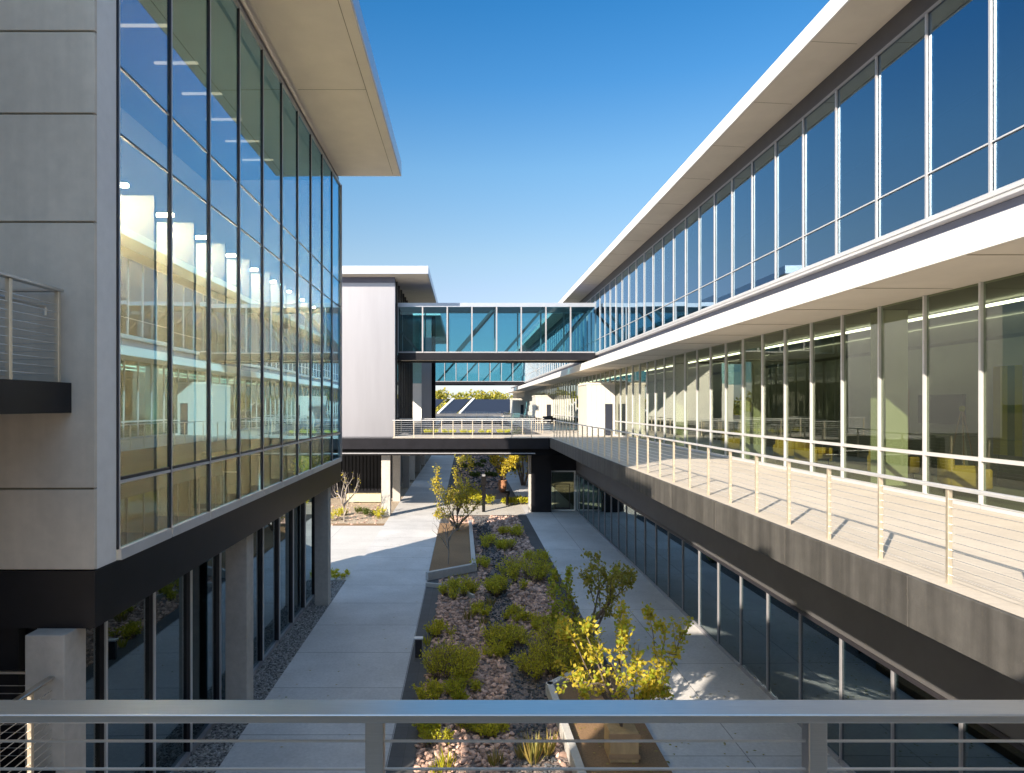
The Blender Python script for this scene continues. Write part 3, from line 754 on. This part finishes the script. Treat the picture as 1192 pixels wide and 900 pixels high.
MB().prism([(-1.46, 26.7), (.3, 28.1), (.22, 38.6), (-1.46, 38.6)], G, G + .15).build('soil', M['mulch'], PB)
K1 = thing('kerb', (-.4, 24.5, G), 'thin concrete kerb angled across rock bed below the bare tree planter', 'kerb')
bevel(wall_path([(-1.44, 25.6), (-.55, 25.3), (.26, 24.0)], .10, G, G + .16).build('kerb_edge', M['kerb'], K1), .008)
def bollard(x, y, h, w, label, group):
    t = thing('bollard', (x, y, G), label, 'bollard', group)
    MB().rbox(x - w / 2, x + w / 2, y - w / 2, y + w / 2, G, G + h * .72, .008).build('post', M['blackmatt'], t)
    MB().rbox(x - w * .78, x + w * .78, y - w * .78, y + w * .78, G + h * .72, G + h * .95, .01).build('head', M['blackmatt'], t)
    MB().rbox(x - w * .5, x + w * .5, y - w * .5, y + w * .5, G + h * .95, G + h, .006).build('cap', M['alugrey'], t)
bx_, by_ = at(563, 596); bollard(bx_, by_, 2.4, .2, 'tall black bollard with box head on the light paver crossing', 'bollards on the paver crossing')
bx_, by_ = at(590.5, 588.5); bollard(bx_, by_, 1.05, .2, 'short black bollard near the terracotta potted tree', 'bollards on the paver crossing')
t = thing('path_light', (-1.27, 18.45, G), 'small grey path light standing on the dark paver strip', 'path light')
MB().rbox(-1.36, -1.18, 18.38, 18.5, G, G + .5, .01).build('body', M['aludark'], t)
MB().rbox(-1.39, -1.15, 18.35, 18.53, G + .5, G + .54, .006).build('cap', M['alu'], t)
t = thing('bench', (-7, 47.9, G), 'pale sunlit concrete block bench in front of black wall', 'bench')
bevel(MB().box(-8.3, -5.9, 47.6, 48.2, G + .06, G + .62).build('seat_block', mat('pale yellow concrete', (.62, .55, .36), .8, var=.08), t), .02)
MB().box(-8.1, -6.1, 47.7, 48.1, G, G + .06).build('plinth', M['blackmatt'], t)

# ---------------------------------------------------------------- plants
def rdir(up=0.):
    while True:
        v = Vector((random.uniform(-1, 1), random.uniform(-1, 1), random.uniform(-1, 1)))
        if .05 < v.length < 1: break
    v.normalize(); v.z += up; return v.normalized()
def branch(mb, tips, p, d, L, r, depth, spread=.75, up=.1):
    steps = 4
    for s in range(steps):
        q = p + d * (L / steps); r2 = r * .88
        mb.tube(p, q, r, r2, 6 if r > .012 else 4, cap=False); p = q; r = r2
        d = (d + rdir() * .22 + Vector((0, 0, up * .25))).normalized()
        if depth <= 1 or (depth == 2 and s >= 2): tips.append((p.copy(), d.copy()))
        if depth > 0 and s in (1, 2) and random.random() < .6:
            nd = (d + rdir() * spread * 1.2).normalized()
            branch(mb, tips, p, nd, L * random.uniform(.5, .7), r * .6, depth - 1, spread, up)
    if depth == 0: return
    for k in range(2):
        nd = (d + rdir() * spread + Vector((0, 0, up))).normalized()
        branch(mb, tips, p, nd, L * random.uniform(.6, .8), r * random.uniform(.6, .75), depth - 1, spread, up)
def tree(name, x, y, z, h, trunk_h, halfw, nleaf, lm, label, cat='tree', group=None, L=.09, depth=2, stems=1, lean=(0, 0), bark='bark', r=.05, cl=.12, second=None, wide=.9, off=(0, 0), limbs=5):
    """tapered trunk, forking limbs; the limbs are scaled to the crown's height and half width, leaves sit on the twigs"""
    t = thing(name, (x, y, z), label, cat, group)
    mb, tips, bb = MB(), [], MB()
    d = Vector((lean[0], lean[1], 1)).normalized()
    p = Vector((x, y, z)); q = p + d * trunk_h
    mid = p + d * trunk_h * .5 + Vector((random.uniform(-.02, .02), random.uniform(-.02, .02), 0)) * trunk_h
    mb.tube(p, mid, r, r * .86, 8, cap=False).tube(mid, q, r * .86, r * .72, 8, cap=False)
    for k in range(limbs):
        a = 2 * math.pi * (k + random.random() * .7) / limbs
        nd = Vector((math.cos(a) * wide, math.sin(a) * wide, 1 - .5 * random.random())).normalized()
        branch(bb, tips, q - d * random.uniform(0, trunk_h * .2), nd, .35 * random.uniform(.8, 1.2), r * .55, depth)
    pc = lambda a: sorted(a)[int(len(a) * .94)]
    mx = pc([max(abs(v[0] - q.x), abs(v[1] - q.y)) for v in bb.v]); mz = pc([v[2] - q.z for v in bb.v])
    sx, sz = halfw / mx, (h - trunk_h) / mz
    def soft(u): return u if abs(u) < .75 else math.copysign(.75 + .3 * math.tanh((abs(u) - .75) / .3), u)
    def T(v):
        dx, dy, dz = (v[0] - q.x) / mx, (v[1] - q.y) / mx, (v[2] - q.z) / mz
        rr = math.hypot(dx, dy); k_ = soft(rr) / rr if rr > 1e-6 else 1
        return Vector((q.x + dx * k_ * halfw, q.y + dy * k_ * halfw, q.z + soft(dz) * (h - trunk_h)))
    b0 = len(mb.v); mb.v += [tuple(T(v)) for v in bb.v]; mb.f += [tuple(b0 + i for i in f) for f in bb.f]
    tips = [(T(a), b) for a, b in tips]
    mb.build('trunk', M[bark], t, smooth=True)
    out = [MB(), MB()]
    if nleaf:
        dens = [random.random() ** 1.5 + .15 for _ in tips]
        for (c0, dd0) in random.choices(tips, dens, k=nleaf):
            c = c0 + rdir() * cl * random.random()
            dd = (dd0 * .4 + rdir()).normalized(); n = (rdir() + Vector((0, 0, .9))).normalized()
            out[1 if (second and random.random() < second[1](c)) else 0].leafq(c, dd, n, L * random.uniform(.7, 1.25), L * random.uniform(.55, .85))
        if out[0].v: out[0].build('crown', M[lm], t)
        if second and out[1].v: out[1].build('crown', M[second[0]], t)
    return t
# sunlit yellow tree in its box
tree('redbud_tree', 2.95, 12.95, G + .7, 2.05, .3, 1.2, 3400, 'lf_yel', 'small tree with bright yellow sunlit leaves in a tan box behind the guard rail', L=.092, r=.03, cl=.15, wide=1.5, limbs=8, second=('lf_lime', lambda c: .35))
t = thing('tree_box', (2.95, 12.95, G + .15), 'tan wooden box around foot of the bright yellow tree', 'tree box')
mb = MB()
for s in range(4):
    pass
mb.prism([(2.68, 12.68), (3.22, 12.68), (3.22, 13.22), (2.68, 13.22)], G + .16, G + .72)
bevel(mb.build('box_side', M['pot'], t), .015)
MB().box(2.66, 3.24, 12.655, 12.678, G + .62, G + .70).box(2.66, 3.24, 12.655, 12.678, G + .24, G + .32).build('batten', M['wooddoor'], t)
tree('redbud_tree', 3.5, 18.7, G, 2.45, .75, 1.15, 3400, 'lf_olv', 'slender olive leaved tree leaning over terrace side walk', L=.1, lean=(-.12, 0), r=.032, cl=.17, second=('lf_lime', lambda c: .7 if c.x < 3.0 else .1), wide=1.2, limbs=6)  # lime leaves on one side paint in the sunlit part of the crown
tree('bare_tree', -.72, 28.6, G + .15, 2.3, 1.1, .7, 14, 'lf_olv', 'thin bare young tree at the front of brown planter', L=.07, r=.026, bark='palebark', wide=.8)
tree('redbud_tree', -.45, 36.2, G + .15, 3.7, 1.4, 1.25, 2200, 'lf_olv', 'thinly leaved olive and yellow tree at the back of brown planter', L=.13, r=.04, cl=.24, second=('lf_yel', lambda c: .35 if c.z < -4.4 else .6), wide=.9)  # more yellow leaves higher up paint in the sunlit crown top
x_, y_ = at(585, 573)
t = thing('terracotta_pot', (x_, y_, G), 'round terracotta pot holding yellow tree beyond paver crossing', 'pot')
MB().lathe(x_, y_, [(.2, G), (.3, G + .25), (.34, G + .6), (.30, G + .85), (.34, G + .88), (.34, G + .95), (.28, G + .95), (.27, G + .85)], 24).build('body', M['terracotta'], t, smooth=True)
tree('redbud_tree', x_, y_, G + .85, 2.6, .3, 1.15, 1500, 'lf_yel', 'rounded bright yellow tree in terracotta pot beyond paver crossing', L=.2, r=.05, cl=.3, wide=.9)
tree('bare_tree', -7.1, 39.9, G, 2.9, 1.1, .95, 40, 'lf_yel', 'bare pale branched tree in gravel court before black wall', L=.1, r=.04, bark='palebark', wide=.8)
x_, y_ = at(620, 575)
tree('redbud_tree', 4.9, 58, G, 4.6, 1.2, 1.3, 1200, 'lf_yel', 'yellow tree glimpsed in gap beside black pier under footbridge', L=.22, r=.06, cl=.35, wide=.6)

fl = MB()
for _ in range(420):
    c = random.random()
    if c < .4: x, y = random.gauss(3.6, 1.3), random.gauss(13.6, 1.6)
    elif c < .7: x, y = random.gauss(3.7, 1.2), random.gauss(18.5, 2)
    else: x, y = random.uniform(-4.4, 7), random.uniform(12.5, 40)
    fl.leafq(Vector((x, y, G + .012 + (.16 if 2.1 < x < 3.7 and y < 16 else 0))), rdir().cross(Vector((0, 0, 1))).normalized(), Vector((random.uniform(-.2, .2), random.uniform(-.2, .2), 1)).normalized(), random.uniform(.05, .085), .05)
tag(fl.build('fallen_leaves', M['lf_straw']), 'scattered dry fallen leaves on the walks and planter', 'leaves', None, 'stuff')
def shrub(x, y, rx, ry, h, n, lm, label, L=.10, W=.03, z=G, group='shrubs of the rock bed', name='shrub', clumps=9):
    t = thing(name, (x, y, z), label, 'shrub', group)
    lv, st = MB(), MB()
    for c in range(clumps):
        a = random.uniform(0, 6.28); rr = math.sqrt(random.random()) * .85
        cx, cy = x + math.cos(a) * rx * rr, y + math.sin(a) * ry * rr
        st.tube((x, y, z + .012), (cx, cy, z + .012), .008, .006, 4)
        ch = h * (1 - .45 * rr) * random.uniform(.8, 1.1)
        nst = max(5, n // (clumps * 9))
        for s in range(nst):
            d = Vector((math.cos(a) * .3 + random.uniform(-.55, .55), math.sin(a) * .3 + random.uniform(-.55, .55), 1)).normalized()
            b = Vector((cx + random.uniform(-.05, .05), cy + random.uniform(-.05, .05), z))
            e = b + d * ch * random.uniform(.7, 1.1)
            st.tube(b, e, .005, .002, 4, cap=False)
            for k in range(9):
                u = random.uniform(.3, 1.0); p = b.lerp(e, u)
                dd = (d * .8 + rdir()).normalized()
                lv.leafq(p, dd, (rdir() + Vector((0, 0, .6))).normalized(), L * random.uniform(.6, 1.3), W * random.uniform(.7, 1.3))
    st.build('stem', M['bark'], t); lv.build('foliage', M[lm], t); return t
def tuft(x, y, r, h, n, lm, label, z=G, group='grass tufts in the bed', w=.012):
    t = thing('grass_tuft', (x, y, z), label, 'grass tuft', group)
    mb = MB()
    for _ in range(n):
        a = random.uniform(0, 6.28); rr = r * math.sqrt(random.random()); b = Vector((x + math.cos(a) * rr, y + math.sin(a) * rr, z))
        d = Vector((math.cos(a) * random.uniform(.1, .6), math.sin(a) * random.uniform(.1, .6), 1)).normalized()
        hh = h * random.uniform(.6, 1.1)
        mb.leafq(b, d, Vector((-d.y, d.x, .1)).normalized(), hh, w * 2)
    mb.build('blades', M[lm], t); return t
SH = [  # px, py of the base centre, half width px, height px, depth factor, leaf material, label
 (523, 792, 27, 52, 'lf_shrub', 'olive green shrub spreading by the path light', 2400),
 (536, 812, 18, 26, 'lf_bright', 'sunlit lime yellow shrub just behind the guard rail top', 1100),
 (520, 858, 32, 34, 'lf_bright', 'bright sunlit lime shrub seen just under the guard rail top', 2200),
 (573, 856, 17, 24, 'lf_shrub', 'small green shrub beside the bright lime one under guard rail', 900),
 (655, 780, 37, 66, 'lf_shrub', 'largest yellow green shrub, next to the leaning olive tree', 4200),
 (628, 790, 24, 40, 'lf_shrub', 'rounded shrub at the lower flank of the largest one', 1500),
 (590, 757, 28, 34, 'lf_shrub', 'loose shrub on the dark chips in middle of the bed', 1800),
 (575, 765, 14, 20, 'lf_shrub', 'tiny shrub on rocks near the middle of the bed', 500),
 (540, 694, 27, 26, 'lf_shrub', 'low shrub above the angled thin kerb', 1500),
 (588, 692, 25, 28, 'lf_shrub', 'low shrub crossing the dark chips behind angled kerb', 1500),
 (612, 676, 24, 38, 'lf_shrub', 'upright shrub on rocks opposite the bare tree planter', 2000),
 (572, 638, 16, 22, 'lf_shrub', 'small shrub close to the far end of planter wall', 900),
 (598, 625, 14, 18, 'lf_shrub', 'farthest small shrub before the paver crossing', 900),
 (512, 740, 13, 22, 'lf_shrub', 'loose shrub on rocks above the path light', 700),
 (545, 775, 15, 22, 'lf_shrub', 'low shrub on rocks between path light and largest shrub', 800),
 (603, 722, 16, 20, 'lf_shrub', 'small spreading shrub in the middle of dark chips', 800),
 (636, 735, 15, 22, 'lf_shrub', 'small shrub on rocks behind the largest one', 700),
 (560, 715, 13, 16, 'lf_shrub', 'small shrub on rocks just below angled kerb end', 600),
 (625, 655, 13, 20, 'lf_shrub', 'slim shrub beside the terrace side paver strip', 700),
 (500, 815, 13, 26, 'lf_shrub', 'shrub hugging the paver strip just behind the guard rail', 800),
 (560, 662, 13, 16, 'lf_shrub', 'low shrub against concrete planter wall of the bare tree', 600),
 (588, 640, 12, 16, 'lf_shrub', 'small shrub between the two far ones of the bed', 600)]
for px, py, hw, hp, lm, lab, n in SH:
    x, y = at(px, py); s = y / 795.0
    h = hp * s * .9
    shrub(x, y + hw * s * .3, hw * s * 1.1, hw * s * 1.3, h, int(n * 1.7), lm, lab, L=.06 + .0011 * y, W=.02 + .0006 * y, clumps=max(9, n // 130))
for px, py, hw, hp, lm, lab in ((520, 897, 9, 26, 'lf_bright', 'yellow tuft of grass on rocks nearest the guard rail'), (577, 893, 7, 22, 'lf_straw', 'straw coloured tuft between rocks and dark chips'),
     (621, 890, 7, 40, 'lf_straw', 'tall thin straw tuft on dark chips by planter wall'), (608, 884, 6, 24, 'lf_straw', 'short straw tuft beside the tall thin one'), (638, 880, 6, 30, 'lf_straw', 'straw tuft against concrete planter wall'),
     (508, 900, 8, 14, 'lf_bright', 'small green tuft at the edge of paver strip'), (563, 727, 6, 12, 'lf_straw', 'brown tuft on dark chips in the bed'), (545, 722, 7, 16, 'lf_straw', 'rusty tuft on rocks below angled kerb'),
     (570, 705, 6, 12, 'lf_straw', 'small tuft at the end of angled kerb'), (497, 752, 4, 14, 'lf_bright', 'green sprig beside the path light')):
    x, y = at(px, py); s = y / 795.0
    tuft(x, y, hw * s * .8, hp * s * .95, 34, lm, lab, w=.009)
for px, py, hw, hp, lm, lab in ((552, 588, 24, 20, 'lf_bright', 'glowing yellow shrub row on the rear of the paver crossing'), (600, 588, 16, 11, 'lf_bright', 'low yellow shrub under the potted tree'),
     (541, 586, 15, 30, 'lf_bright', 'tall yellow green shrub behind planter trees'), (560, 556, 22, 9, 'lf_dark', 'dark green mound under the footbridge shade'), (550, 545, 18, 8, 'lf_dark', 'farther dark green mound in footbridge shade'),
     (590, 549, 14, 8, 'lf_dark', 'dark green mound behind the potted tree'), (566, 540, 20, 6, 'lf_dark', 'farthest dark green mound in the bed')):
    x, y = at(px, py); s = y / 795.0
    shrub(x, y + .3, hw * s, max(.5, hw * s * .6), hp * s * .9, 900, lm, lab, L=.22, W=.09, clumps=10, group='shrubs beyond the paver crossing')
for px, py, hw, hp, lm, lab in ((390, 606, 9, 22, 'lf_shrub', 'green shrub at edge of concrete court by the end column'), (401, 600, 5, 12, 'lf_shrub', 'little shrub at foot of the bare pale tree'), (440, 603, 5, 16, 'lf_shrub', 'narrow shrub at foot of pale footbridge column'),
     (421, 598, 6, 10, 'lf_dark', 'small dark shrub in beige gravel near bench'), (430, 600, 5, 9, 'lf_dark', 'second small dark shrub in beige gravel near bench'), (393, 672, 14, 12, 'lf_shrub', 'low green shrub behind the farthest glass wing column')):
    x, y = at(px, py); s = y / 795.0
    shrub(x, y, hw * s, hw * s, hp * s, 350, lm, lab, L=.14, W=.05, clumps=6, group='shrubs of the gravel court')
for k in range(5):
    tuft(-2.3 + k * 1.2, 45.15, .42, .28, 90, 'lf_bright', ['end', 'second', 'middle', 'fourth', 'last'][k] + ' clump of yellow grass in footbridge trough from the white wall', z=DK + .14, group='grasses in the footbridge trough', w=.03)

# ---------------------------------------------------------------- furniture
def chair(x, y, rz, m, label, group, z=DK + .005):
    t = thing('armchair', (x, y, z), label, 'armchair', group); t.rotation_euler.z = 0
    c, s_ = math.cos(rz), math.sin(rz)
    def rb(x0, x1, y0, y1, z0, z1):
        b = MB().rbox(x0, x1, y0, y1, z0, z1, .03); b.v = [(x + c * a - s_ * d, y + s_ * a + c * d, z + e) for a, d, e in b.v]; return b
    rb(-.38, .38, -.36, .30, .28, .45).build('seat', M[m], t, True)
    rb(-.40, .40, .28, .42, .25, .82).build('backrest', M[m], t, True)
    for sx in (-1, 1): rb(sx * .38 if sx > 0 else -.48, .48 if sx > 0 else -.38, -.36, .36, .2, .62).build('armrest', M[m], t, True)
    for sx in (-1, 1):
        for sy in (-1, 1):
            b = MB().tube((sx * .36, sy * .3, 0), (sx * .34, sy * .28, .29), .016, .02, 8); b.v = [(x + c * a - s_ * d, y + s_ * a + c * d, z + e) for a, d, e in b.v]; b.build('leg', M['aludark'], t)
for i, (x, y, rz, lab) in enumerate(((10.75, 14.7, 1.2, 'mustard armchair behind terrace glass beside the striped panel'), (11.2, 17.9, 2.0, 'mustard armchair behind terrace glass, one bay past the striped panel'),
        (10.9, 21.4, .6, 'mustard armchair behind terrace glass near interior partition'), (11.0, 23.2, 2.6, 'mustard armchair behind terrace glass past interior partition'), (10.9, 27.8, 1.4, 'mustard armchair deep along terrace glass, farthest of them'))):
    chair(x, y, rz, 'yellow', lab, 'mustard armchairs inside the terrace storey')
for i, (x, y, rz, lab) in enumerate(((7.6, 72, 1.5, 'black armchair on far terrace by vestibule'), (8.5, 71, 2.8, 'black armchair on far terrace, closer to vestibule wall'), (9.2, 73, .5, 'black armchair on far terrace against the glass'))):
    chair(x, y, rz, 'charcoal', lab, 'black armchairs on the far terrace')
for x, y, rz, lab in ((-6.3, 11.0, .4, 'charcoal armchair just inside the blue curtain wall, nearest the concrete end'), (-6.6, 14.2, 1.9, 'charcoal armchair inside the blue curtain wall by round table'),
        (-6.2, 17.2, 2.9, 'charcoal armchair in middle of the curtain wall room'), (-6.5, 20.4, .9, 'charcoal armchair inside the curtain wall, last but one'), (-6.2, 22.6, 2.2, 'charcoal armchair inside curtain wall at its far end')):
    chair(x, y, rz, 'charcoal', lab, 'charcoal armchairs inside the curtain wall wing', z=-1.965)
for x, y, lab in ((-6.0, 12.6, 'round dark table inside blue curtain wall, nearer one'), (-6.1, 18.8, 'round dark table inside blue curtain wall, farther one')):
    t = thing('round_table', (x, y, -1.965), lab, 'table')
    MB().lathe(x, y, [(.5, -1.235), (.5, -1.205)], 24).build('top', M['charcoal'], t); MB().lathe(x, y, [(.26, -1.964), (.26, -1.945), (.04, -1.93), (.035, -1.236)], 16).build('pedestal', M['aludark'], t)
E = thing('easel', (12.0, 16.5, DK), 'dark tripod easel with strung rods inside the terrace storey', 'easel')
for a in (0, 2.1, 4.2):
    MB().tube((12 + .4 * math.cos(a), 16.5 + .4 * math.sin(a), DK + .004), (12, 16.5, -.02), .016, n=6).build('leg', M['wooddoor'], E)
mb = MB()
for k in range(7): mb.tube((11.8 + k * .06, 16.0 + k * .12, DK + .25), (12, 16.5, -.2), .006, n=4)
mb.build('string', M['cable'], E)
MB().lathe(12, 16.5, [(.001, -.16), (.05, -.13), (.065, -.08), (.05, -.03), (.001, 0)], 12).build('finial', M['lf_bright'], E, True)

# ---------------------------------------------------------------- far background
hl = MB(); n = 60
pts = []
for i in range(n + 1):
    x = -1200 + 2400 * i / n; pts.append((x, 3 + 3 * math.sin(x * .004 + 1) + 1.6 * math.sin(x * .013)))
for (x0, h0), (x1, h1) in zip(pts, pts[1:]):
    b = len(hl.v)
    hl.v += [(x0, 620, G), (x1, 620, G), (x1, 800, G + 6.5 + h1), (x0, 800, G + 6.5 + h0), (x1, 1200, G + 5 + h1), (x0, 1200, G + 5 + h0)]
    hl.f += [(b, b + 1, b + 2, b + 3), (b + 3, b + 2, b + 4, b + 5)]
struct(hl.build('hills', mat('distant scrub hills', (.08, .085, .06), 1., var=.3, scale=.02), smooth=True), 'low distant hills', 'hills')
def far_tree(x, y, h, w, label):
    t = thing('tree', (x, y, G), label, 'tree', 'trees beyond the campus')
    MB().tube((x, y, G), (x, y, G + h * .5), .25, .15, 7).build('trunk', M['bark'], t)
    mb = MB()
    cl = [(random.uniform(-.5, .5) * w, random.uniform(-.5, .5) * w, random.uniform(.38, .9) * h) for _ in range(11)]
    for cx, cy, cz in cl:
        rr = w * random.uniform(.2, .34)
        for _ in range(130):
            d = rdir() * rr * random.uniform(.5, 1); p = Vector((x + cx + d.x, y + cy + d.y, G + cz + d.z * .8))
            mb.leafq(p, rdir(), rdir(.5), random.uniform(.5, 1.0), random.uniform(.4, .7))
    mb.build('crown', M['lf_far'], t)
k = 0
words_ = ['rounded', 'broad', 'pale', 'tall', 'leaning', 'bushy', 'low', 'dense', 'ragged', 'slim', 'twin', 'yellowed']
for i in range(26):
    x = -62 + i * 5.1 + random.uniform(-1.5, 1.5); y = 205 + random.uniform(-18, 30)
    far_tree(x, y, random.uniform(9.6, 12.0), random.uniform(6, 8.5), 'yellow green tree in the row beyond the campus')
def carport(x0, x1, y, label):
    t = thing('shade_canopy', ((x0 + x1) / 2, y, G), label, 'canopy', 'navy canopies beyond the far footbridge')
    a = MB()
    b = len(a.v)
    zb, zt = -1.8, 1.2
    a.v += [(x0, y, zb), (x1, y, zb), (x1 + 3, y + 9, zt), (x0 + 3, y + 9, zt), (x0, y, zb + .15), (x1, y, zb + .15), (x1 + 3, y + 9, zt + .15), (x0 + 3, y + 9, zt + .15)]
    a.f += [(3, 2, 1, 0), (4, 5, 6, 7), (0, 1, 5, 4), (1, 2, 6, 5), (2, 3, 7, 6), (3, 0, 4, 7)]
    a.build('roof', M['navy'], t)
    MB().bar((x0, y - .1, zb + .2), (x0 + 3, y + 9, zt + .3), .5, .25).build('verge', M['white'], t)
    for px in (x0 + 1, x1 - 1): MB().tube((px, y + 2, G), (px, y + 2, zb + .6), .15, n=8).build('post', M['alugrey'], t)
carport(-18, -7.6, 140, 'navy sloping canopy roof beyond the far footbridge, closest to the office blocks')
carport(-5.6, -2.0, 140, 'narrow navy sloping canopy roof with pale verge in the middle of the gap')
carport(-1.2, 8.5, 140, 'wide navy sloping canopy roof with pale verge near terrace building')
MB_ = thing('boundary_wall', (0, 128, G), 'dark low wall beyond the far footbridge', 'wall')
MB().box(-40, 7.0, 127.9, 128.2, G, -1.5).build('wall_face', M['spandrel'], MB_)

# ---------------------------------------------------------------- camera, sky, sun
cam = bpy.data.cameras.new('camera'); co = bpy.data.objects.new('camera', cam); COL.objects.link(co)
co.location = (0, 0, 0); co.rotation_euler = (R(90), 0, 0)
cam.sensor_width = 36; cam.sensor_fit = 'HORIZONTAL'; cam.lens = 36 * F
cam.shift_x = 54 / 1192.; cam.shift_y = 22 / 1192.
cam.clip_start = .05; cam.clip_end = 5000
sc.camera = co
SUN = Vector((-1.2, -1.68, 1.0)).normalized()
el = math.asin(SUN.z); az = math.atan2(SUN.x, SUN.y)
w = bpy.data.worlds.new('World'); sc.world = w; w.use_nodes = True
nt = w.node_tree; nt.nodes.clear()
sky = nt.nodes.new('ShaderNodeTexSky'); sky.sky_type = 'NISHITA'; sky.sun_disc = False
sky.sun_elevation = el; sky.sun_rotation = az % (2 * math.pi)
sky.air_density = 1.0; sky.dust_density = .5; sky.ozone_density = 3.0; sky.altitude = 200
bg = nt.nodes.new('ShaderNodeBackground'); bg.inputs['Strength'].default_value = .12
wo = nt.nodes.new('ShaderNodeOutputWorld')
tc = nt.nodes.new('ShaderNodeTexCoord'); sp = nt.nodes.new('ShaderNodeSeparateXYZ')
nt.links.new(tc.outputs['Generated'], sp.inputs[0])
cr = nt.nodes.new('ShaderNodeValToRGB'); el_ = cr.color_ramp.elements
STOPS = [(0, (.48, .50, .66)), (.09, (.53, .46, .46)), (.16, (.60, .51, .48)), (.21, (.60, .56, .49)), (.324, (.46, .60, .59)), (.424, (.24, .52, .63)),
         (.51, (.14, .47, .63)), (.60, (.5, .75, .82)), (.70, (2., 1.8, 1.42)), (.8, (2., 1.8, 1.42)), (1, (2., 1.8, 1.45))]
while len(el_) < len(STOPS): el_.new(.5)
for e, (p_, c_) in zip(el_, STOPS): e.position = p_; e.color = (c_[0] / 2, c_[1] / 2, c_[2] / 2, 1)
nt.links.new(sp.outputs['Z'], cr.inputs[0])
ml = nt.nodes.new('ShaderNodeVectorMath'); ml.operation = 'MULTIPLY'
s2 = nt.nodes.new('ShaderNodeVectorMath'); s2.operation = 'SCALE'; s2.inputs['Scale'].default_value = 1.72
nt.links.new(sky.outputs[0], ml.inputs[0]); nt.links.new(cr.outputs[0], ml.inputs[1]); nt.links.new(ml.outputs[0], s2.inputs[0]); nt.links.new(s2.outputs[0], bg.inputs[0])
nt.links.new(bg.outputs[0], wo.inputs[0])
sd = bpy.data.lights.new('sun', 'SUN'); sd.energy = 3.6; sd.angle = R(.53); sd.color = (1, .87, .70)
so = bpy.data.objects.new('sun', sd); COL.objects.link(so)
so.rotation_euler = (-SUN).to_track_quat('-Z', 'Y').to_euler()
so.location = (-30, -40, 30)
vs = sc.view_settings; vs.view_transform = 'Standard'; vs.look = 'None'; vs.gamma = 1; vs.exposure = 1.55; vs.use_curve_mapping = False
cy = sc.cycles
cy.use_denoising = True
cy.max_bounces = 10; cy.diffuse_bounces = 4; cy.glossy_bounces = 6; cy.transparent_max_bounces = 24; cy.transmission_bounces = 6
cy.sample_clamp_indirect = 6; cy.caustics_reflective = False; cy.caustics_refractive = False
